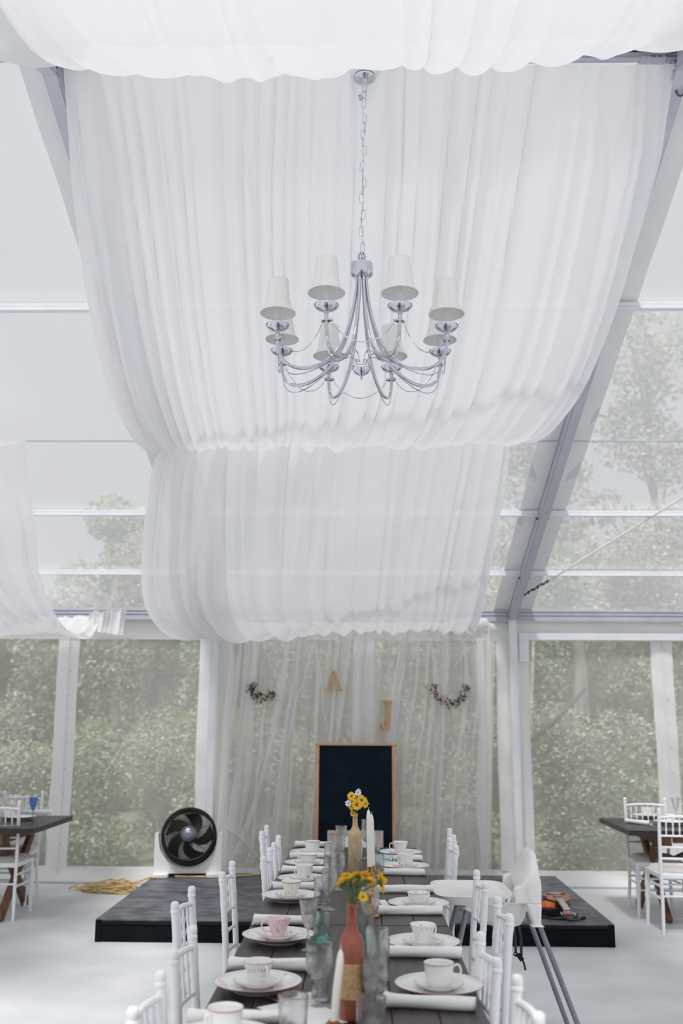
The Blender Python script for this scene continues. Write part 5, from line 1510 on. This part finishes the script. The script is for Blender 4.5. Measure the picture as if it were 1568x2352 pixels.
for (u, v, dy, r, fc) in ((787, 2028, 0.0, 0.032, (-0.5, 0.25, 0.9)), (803, 2016, 0.05, 0.033, (-0.2, 0.5, 0.9)), (826, 2012, 0.03, 0.036, (0.0, 0.4, 1)), (845, 2022, -0.01, 0.030, (0.3, 0.3, 0.9)), (876, 2026, 0.02, 0.036, (1.0, 0.25, 0.15)), (797, 2020, -0.03, 0.030, (-0.4, 0.3, 0.9)), (833, 2060, -0.03, 0.016, (0.4, -0.8, 0.4))):
    k_ += 1
    flower('yellow sunflower in the copper bottle, ' + F1[k_ - 1], 'sunflowers in the copper bottle', tuple(mouth + Vector((RNG.uniform(-0.005, 0.005), RNG.uniform(-0.005, 0.005), -0.02))), fl_at(u, v, cbp.y + dy), 'yellow', r, fc, k_)
gbt, gbp = bottle(815, 2006, 'gold-painted wine bottle with a bouquet near the far end', M_GOLDPAINT, 1.0)
mouth2 = Vector((gbp.x, gbp.y, ZT + 0.302))
for (u, v, dy, r, fc) in ((807, 1829, 0, 0.026, (-0.2, -0.9, 0.3)), (822, 1828, 0.03, 0.026, (0.0, -0.8, 0.6)), (830, 1838, -0.02, 0.030, (0.2, -0.95, 0.2)), (819, 1848, -0.03, 0.033, (0.0, -1, 0.1)), (838, 1846, 0.0, 0.026, (0.5, -0.8, 0.2)), (808, 1852, 0.0, 0.022, (-0.5, -0.8, 0.1)), (812, 1862, 0.0, 0.018, (-0.3, -0.9, 0.0)), (810, 1869, -0.02, 0.016, (-0.3, -0.9, -0.2))):
    k_ += 1
    flower('yellow daisy-like flower in the gold bottle, ' + F2[k_ - 8], 'yellow flowers in the gold bottle', tuple(mouth2 + Vector((RNG.uniform(-0.005, 0.005), RNG.uniform(-0.005, 0.005), -0.02))), fl_at(u, v, gbp.y + dy), 'yellow', r, fc, k_)
for i, (u, v, lb) in enumerate(((822, 1820, 'white daisy at the top of the bouquet in the gold bottle'), (800, 1845, 'white daisy at the left of the bouquet in the gold bottle'))):
    flower(lb, None, tuple(mouth2), fl_at(u, v, gbp.y), 'white', 0.022, (-0.3 * i, -1, 0.4), 90 + i)
def candle(x, y, zb, zt, label, r=0.0105, lean=(0, 0)):
    t = thing('taper_candle', label, 'candle', (x, y, zb))
    h = zt - zb
    m = MB(); m.tube([(0, 0, 0), (lean[0] * 0.5, lean[1] * 0.5, h * 0.5), (lean[0] * 0.95, lean[1], h - 0.03), (lean[0], lean[1], h - 0.012), (lean[0], lean[1], h - 0.004)], [r, r, r * 0.9, r * 0.6, r * 0.2], 16); m.build('wax', M_CANDLE, t)
    m = MB(); m.tube([(lean[0], lean[1], h - 0.006), (lean[0] + 0.0015, lean[1], h + 0.006)], 0.0009, 5); m.build('wick', M_PAPER, t)
def candlestick(x, y, h, label, z0=ZT):
    t = thing('candlestick', label, 'candlestick', (x, y, z0))
    pr = [(0.0005, 0.0), (0.040, 0.0), (0.041, 0.004), (0.034, 0.010), (0.016, 0.020), (0.009, 0.034), (0.008, h * 0.35), (0.013, h * 0.42), (0.022, h * 0.47), (0.013, h * 0.52), (0.009, h * 0.60), (0.013, h * 0.68), (0.008, h * 0.74), (0.010, h * 0.82), (0.019, h * 0.86), (0.020, h * 0.875), (0.012, h * 0.90), (0.014, h), (0.0112, h), (0.0112, h - 0.02), (0.0005, h - 0.02)]
    lathe_obj('stand', pr, M_BRASS, t, 24)
    m = MB(); m.ring((0, 0, h * 0.87), 0.020, 0.0016, n=24, k=5); m.build('drip_ring', M_BRASS, t)
    return t
cs = atz(849, 2105, ZT); cs.x += 0.012; cs.y -= 0.02
candlestick(cs.x - 0.012, cs.y + 0.02, 0.20, 'brass candlestick right of the sunflowers')
candle(cs.x - 0.012, cs.y + 0.02, ZT + 0.182, at(846, 1857, cs.y + 0.02).z, 'tall ivory taper candle in the brass candlestick', lean=(at(846, 1857, cs.y + 0.02).x - cs.x + 0.012, 0))
cs2 = (at(856, 2000, 4.72).x, 4.72)
candlestick(cs2[0], cs2[1], 0.17, 'shorter brass candlestick just behind the first')
candle(cs2[0], cs2[1], ZT + 0.152, at(853, 1868, cs2[1]).z, 'ivory taper candle partly hidden behind the tall one', lean=(at(853, 1868, cs2[1]).x - cs2[0], 0))
nc = at(768, 2352, 2.76)
nct = at(782, 2177, 2.76)
candlestick(nc.x - 0.003, 2.76, 0.06, 'low brass candle holder under the near candle')
candle(nc.x - 0.003, 2.76, ZT + 0.042, nct.z, 'ivory taper candle in the foreground beside the copper bottle', lean=(nct.x - nc.x + 0.003, 0))
def sheet(label, pix, mat, name='paper_sheet', z=0.0015, cat='paper', curl=0.0):
    P = [atz(u, v, ZT) for u, v in pix]
    c = sum(P, Vector()) / len(P)
    m = MB(); m.prism([(p.x - c.x, p.y - c.y) for p in P], 0.0, 0.0016)
    o = m.build(name, mat, smooth=False); o.location = (c.x, c.y, ZT + z)
    return tag(o, label, cat)
sheet('white folded paper sheet in front of the near left plate', [(590, 2316), (700, 2364), (812, 2348), (705, 2294)], M_PAPER)
sheet('small white place card under the round-bowled goblet', [(683, 2284), (684, 2303), (722, 2305), (720, 2284)], M_PAPER, 'place_card', 0.004, 'card')
sheet('white paper card near the brass candlestick foot', [(868, 2068), (863, 2084), (898, 2085), (884, 2068)], M_PAPER, 'place_card', 0.001, 'card')
sheet('white card beneath the teal tumbler', [(727, 2158), (728, 2172), (756, 2171), (757, 2152)], M_PAPER, 'place_card', 0.0002, 'card')
pc_ = atz(880, 1982, ZT)
t = thing('folded_card', 'pale blue folded card printed with a dark swoosh near the far right plates', 'card', (pc_.x, pc_.y, ZT))
m = MB(); m.add([(-0.065, -0.02, 0.0), (0.065, -0.02, 0.0), (0.065, 0.0, 0.045), (-0.065, 0.0, 0.045), (0.065, 0.02, 0), (-0.065, 0.02, 0)], [(0, 1, 2, 3), (3, 2, 4, 5)]); m.build('card_body', M_BLUECARD, t, smooth=False, solid=0.001)
m = MB(); m.tube(smooth_pts([(-0.05, -0.0105, 0.025), (-0.01, -0.0105, 0.024), (0.03, -0.0125, 0.020), (0.055, -0.0155, 0.012)], 12), 0.0012, 5); m.build('print', M_INK, t)
m = MB(); m.beam((0.055, -0.0175, 0.008), (0.055, -0.0095, 0.026), 0.006, 0.002); m.build('print_bar', M_INK, t)
# cutlery knife by the near left plate
ka, kb = atz(612, 2285, ZT + 0.01), atz(668, 2306, ZT + 0.01)
m = MB(); m.beam((0, 0, 0.002), tuple(Vector((kb.x - ka.x, kb.y - ka.y, 0.002))), 0.016, 0.002, w2=0.012); o = m.build('table_knife', M_CHROME, bevel=0.0008); o.location = (ka.x, ka.y, ZT + 0.004)
tag(o, 'steel table knife lying in front of the near left plate', 'knife')

# ---- side tables' settings
def at2(u, v): return atz(u, v, ZT2)
p = at2(45, 1882); p.z = ZT2
plate(p, CH_W, M_PINKRIM, 'white dinner plate on the left side table', 'dinner plates')
tumbler(47, 1872, 0.13, 0.034, 0.030, M_GLASS, 'clear tumbler on the left side table plate', zt=ZT2 + 0.009)
goblet(74, 1884, 0.19, 0.037, 'blue glass goblet on the left side table', 'flare', M_BLUEGL, zt=ZT2)
p = at2(12, 1880); p.z = ZT2
teacup((p.x, p.y, ZT2), 'mug', CUPM['band'], None, 'patterned teacup at the far left of the side table', 'teacups')
goblet(10, 1872, 0.19, 0.036, 'cut glass goblet at the left edge of the picture', 'flare', zt=ZT2, ribs=12)
napkin(85, 1870, 0.26, 'rolled white napkin on the left side table', 0.1, seed=40, zt=ZT2)
p = at2(1487, 1878); p.z = ZT2
plate(p, CH_W, M_PINKRIM, 'white dinner plate on the far side of the right table', 'dinner plates')
saucer((p.x, p.y, ZT2 + 0.009), CH_W, 'saucer under the teacup on the right side table', 'saucers')
teacup((p.x, p.y, ZT2 + 0.0152), 'mug', CUPM['orange'], None, 'teacup with black and pink print on the right side table', 'teacups')
p = at2(1540, 1893); p.z = ZT2
plate(p, CH_W, M_PINKRIM, 'white dinner plate on the near side of the right table', 'dinner plates')
teacup((p.x, p.y, ZT2 + 0.0092), 'taper', CH_W, M_GOLDRIM, 'white teacup on the near plate of the right side table', 'teacups')
napkin(1466, 1893, 0.24, 'rolled white napkin hanging near the edge of the right side table', -0.95, seed=41, zt=ZT2)
goblet(1553, 1880, 0.18, 0.036, 'clear goblet on the right side table', 'flare', zt=ZT2, ribs=12)

# ================================================================ trees and shrubs beyond the clear wall
def leaf_mesh(name, blobs, n, size, mat, seed):
    """blobs: (cx, cy, cz, rx, ry, rz, weight)"""
    rng = np.random.default_rng(seed)
    B = np.array(blobs, float)
    w = B[:, 6] / B[:, 6].sum()
    k = rng.choice(len(B), n, p=w)
    d = rng.normal(size=(n, 3)); d /= np.linalg.norm(d, axis=1)[:, None]
    rad = rng.uniform(0.25, 1.0, n) ** 0.5
    c = B[k, :3] + d * rad[:, None] * B[k, 3:6]
    c[:, 2] = np.maximum(c[:, 2], 0.02)
    s = rng.uniform(size[0], size[1], n)
    a = rng.normal(size=(n, 3)); a[:, 2] *= 0.7; a /= np.linalg.norm(a, axis=1)[:, None]
    b = np.cross(a, rng.normal(size=(n, 3))); b /= np.linalg.norm(b, axis=1)[:, None]
    nn = np.cross(a, b)
    L = s[:, None]; W = s[:, None] * rng.uniform(0.45, 0.7, n)[:, None]
    V = np.stack([c - a * L * 0.5, c + b * W * 0.5 + nn * L * 0.05, c + a * L * 0.5, c - b * W * 0.5 + nn * L * 0.05], 1).reshape(-1, 3)
    me = bpy.data.meshes.new(name)
    me.vertices.add(4 * n); me.vertices.foreach_set('co', V.ravel().astype(np.float32))
    me.loops.add(4 * n); me.loops.foreach_set('vertex_index', np.arange(4 * n, dtype=np.int32))
    me.polygons.add(n); me.polygons.foreach_set('loop_start', np.arange(0, 4 * n, 4, dtype=np.int32))
    me.update(calc_edges=True); me.validate()
    me.materials.append(mat)
    return me
def tree(x, y, h, r, n, size, mat, label, seed, trunk_mat=None, low=0.35, group='trees behind the tent', lean=0.0, trunk_r=None):
    rr = random.Random(seed)
    t = thing('tree', label, 'tree', (x, y, -0.04), 0, group)
    blobs = []
    nb = max(7, int(h * 2.2))
    for k in range(nb):
        f = low + (1 - low) * (k + rr.random()) / nb
        ww = r * (0.35 + 0.65 * math.sin(PI * min(1, (f - low) / (1 - low) * 0.85 + 0.12)))
        a = rr.uniform(0, 6.28); o = ww * rr.uniform(0.15, 0.75)
        q = r * rr.uniform(0.35, 0.6)
        blobs.append((lean * f * h + o * math.cos(a), o * math.sin(a), f * h * 0.96, q, q, q * rr.uniform(0.6, 1.0), q * q))
    link_obj('foliage', leaf_mesh('foliage', blobs, n, size, mat, seed), t)
    m = MB(); tr_ = trunk_r or 0.012 * h + 0.02
    P = [(lean * h * f + 0.05 * math.sin(f * 7 + seed), 0.05 * math.cos(f * 5 + seed), f * h * 0.92) for f in np.linspace(0, 1, 10)]
    m.tube(P, [tr_ * (1 - 0.85 * f) for f in np.linspace(0, 1, 10)], 8); m.build('trunk', trunk_mat or M_TRUNK, t)
    for b in blobs[::2]:
        f = max(0.1, b[2] / (h * 0.96) - 0.14)
        p0 = Vector((lean * h * f, 0, f * h * 0.92))
        m = MB(); m.tube([p0, (p0 + Vector(b[:3])) / 2 + Vector((0, 0, -0.05)), Vector(b[:3])], [tr_ * 0.35, tr_ * 0.22, tr_ * 0.08], 5); m.build('branch', trunk_mat or M_TRUNK, t)
    return t
def shrub(x, y, h, r, n, size, mat, label, seed):
    rr = random.Random(seed)
    t = thing('shrub', label, 'shrub', (x, y, -0.04), 0, 'shrubs along the clear wall')
    blobs = []
    for k in range(12):
        a = rr.uniform(0, 6.28); o = r * rr.uniform(0, 0.75); q = r * rr.uniform(0.28, 0.5); z = h * (rr.uniform(0.08, 0.85) if k > 3 else 0.12)
        blobs.append((o * math.cos(a), o * math.sin(a) * 0.7, z, q, q, q, q * q))
    link_obj('foliage', leaf_mesh('foliage', blobs, n, size, mat, seed), t)
    for k in range(9):
        b = blobs[k]
        m = MB(); m.tube([(0.1 * math.cos(k), 0.1 * math.sin(k) - 0.1, 0), (b[0] * 0.6 + 0.1 * math.sin(k * 3), b[1] * 0.5 - 0.25, b[2] * 0.7), (b[0] * 1.3, b[1] - 0.3, b[2] * 1.25 + 0.25)], [0.016, 0.011, 0.004], 5); m.build('stem', M_TRUNK, t)
    return t
rt = random.Random(77)
mats = [L_OLIVE, L_GREEN, L_GREY]
names_s = ['leafy green shrub', 'grey-green shrub', 'olive shrub', 'pale-leaved shrub']
xs = np.linspace(-6.2, 6.2, 13)
def where(x, y):
    """which bay of the wall the plant is seen through"""
    k = x * 10.2 / y
    return 'beyond the far left pane' if k < -3.0 else 'behind the pane left of the fan' if k < -1.5 else 'behind the left tulle curtain' if k < 0 else 'behind the right tulle curtain' if k < 1.5 else 'behind the pane right of the tulle' if k < 3.0 else 'beyond the far right pane'
cnt = {}
def uniq(lb):
    cnt[lb] = cnt.get(lb, 0) + 1
    return lb
for i, x in enumerate(xs):
    x = x + rt.uniform(-0.2, 0.2); y = 11.55 + rt.uniform(-0.15, 0.4); h = rt.uniform(1.2, 2.0)
    shrub(x, y, h, rt.uniform(0.75, 1.0), 10000, (0.035, 0.08), mats[(i * 2 + 1) % 3], '%s growing low %s' % (['leafy green shrub', 'grey-green shrub', 'olive shrub'][i % 3], where(x, y)), 100 + i)
for i, x in enumerate(np.linspace(-7.0, 7.0, 11)):
    x = x + rt.uniform(-0.3, 0.3); y = 14.2 + rt.uniform(-0.5, 0.6); h = rt.uniform(3.3, 4.6) - (0.5 if x < -4 else 0)
    tree(x, y, h, rt.uniform(1.0, 1.35), 14000, (0.045, 0.095), mats[i % 3], '%s %s, in the middle row' % (['bushy olive young tree', 'bushy green young tree', 'bushy grey-leaved young tree'][i % 3], where(x, y)), 200 + i, low=0.12, trunk_mat=[M_TRUNK, M_TRUNKD][i % 2])
TT = [(-8.4, 18.5, 4.6, 1.5), (-6.4, 18.0, 4.2, 1.5), (-4.3, 17.5, 5.7, 1.1), (-2.6, 18.5, 7.0, 1.6), (-0.6, 17.8, 6.2, 1.6), (1.5, 18.5, 7.2, 1.6), (3.2, 17.6, 7.6, 1.4), (5.3, 17.8, 9.6, 1.5), (7.2, 18.6, 5.6, 1.7), (9.0, 18.2, 7.0, 1.6)]
for i, (x, y, h, r) in enumerate(TT):
    tree(x, y, h, r, 11000, (0.075, 0.14), mats[(i + 2) % 3], 'tall %s tree %s, in the back row%s' % (['grey-green', 'olive', 'green'][i % 3], where(x, y), ', highest of all' if h > 9 else ''), 300 + i, low=0.15)
for i, x in enumerate(np.linspace(-11, 11, 9)):
    y = 24 + rt.uniform(-1, 1); h = 4.6 if x < -3 else 6.0
    tree(x, y, h, 2.2, 5000, (0.16, 0.28), mats[i % 3], 'distant hazy tree %s, last row, %s' % (where(x, y), ['first', 'second', 'third', 'fourth', 'fifth', 'sixth', 'seventh', 'eighth', 'ninth'][i] + ' from the left'), 400 + i, low=0.05)
# bare and fallen branches seen through the right-hand pane
def branch(label, pts, r, mat, Y):
    P = [at(u, v, Y) for u, v in pts]
    t = thing('fallen_branch', label, 'branch', P[0])
    m = MB(); Q = smooth_pts([tuple(p - P[0]) for p in P], 20)
    m.tube(Q, [r * (1 - 0.5 * k / 19) for k in range(20)], 7); m.build('wood', mat, t)
    m = MB(); k = len(Q) // 2
    m.tube([Q[k], tuple(Vector(Q[k]) + Vector((0.12, 0.05, 0.22)))], [r * 0.5, r * 0.2], 6); m.build('twig', mat, t)
branch('dark bare branch slanting behind the pane right of the tulle', [(1205, 1710), (1260, 1668), (1310, 1618), (1345, 1580)], 0.035, M_TRUNKD, 11.5)
branch('thin pale branch curving behind the pane right of the tulle', [(1205, 1765), (1270, 1745), (1330, 1715), (1400, 1675)], 0.016, M_TRUNK, 11.45)
branch('pale upright birch stem behind the right pane', [(1216, 1990), (1216, 1850), (1218, 1700), (1222, 1560), (1226, 1440)], 0.035, pmat('birch_bark', (214, 208, 198), (150, 144, 136), scale=6, rough=0.8, stretch=(1, 1, 4)), 11.6)
branch('thick grey trunk stump behind the right pane', [(1336, 1640), (1334, 1560), (1330, 1490), (1326, 1440)], 0.12, M_TRUNK, 12.9)
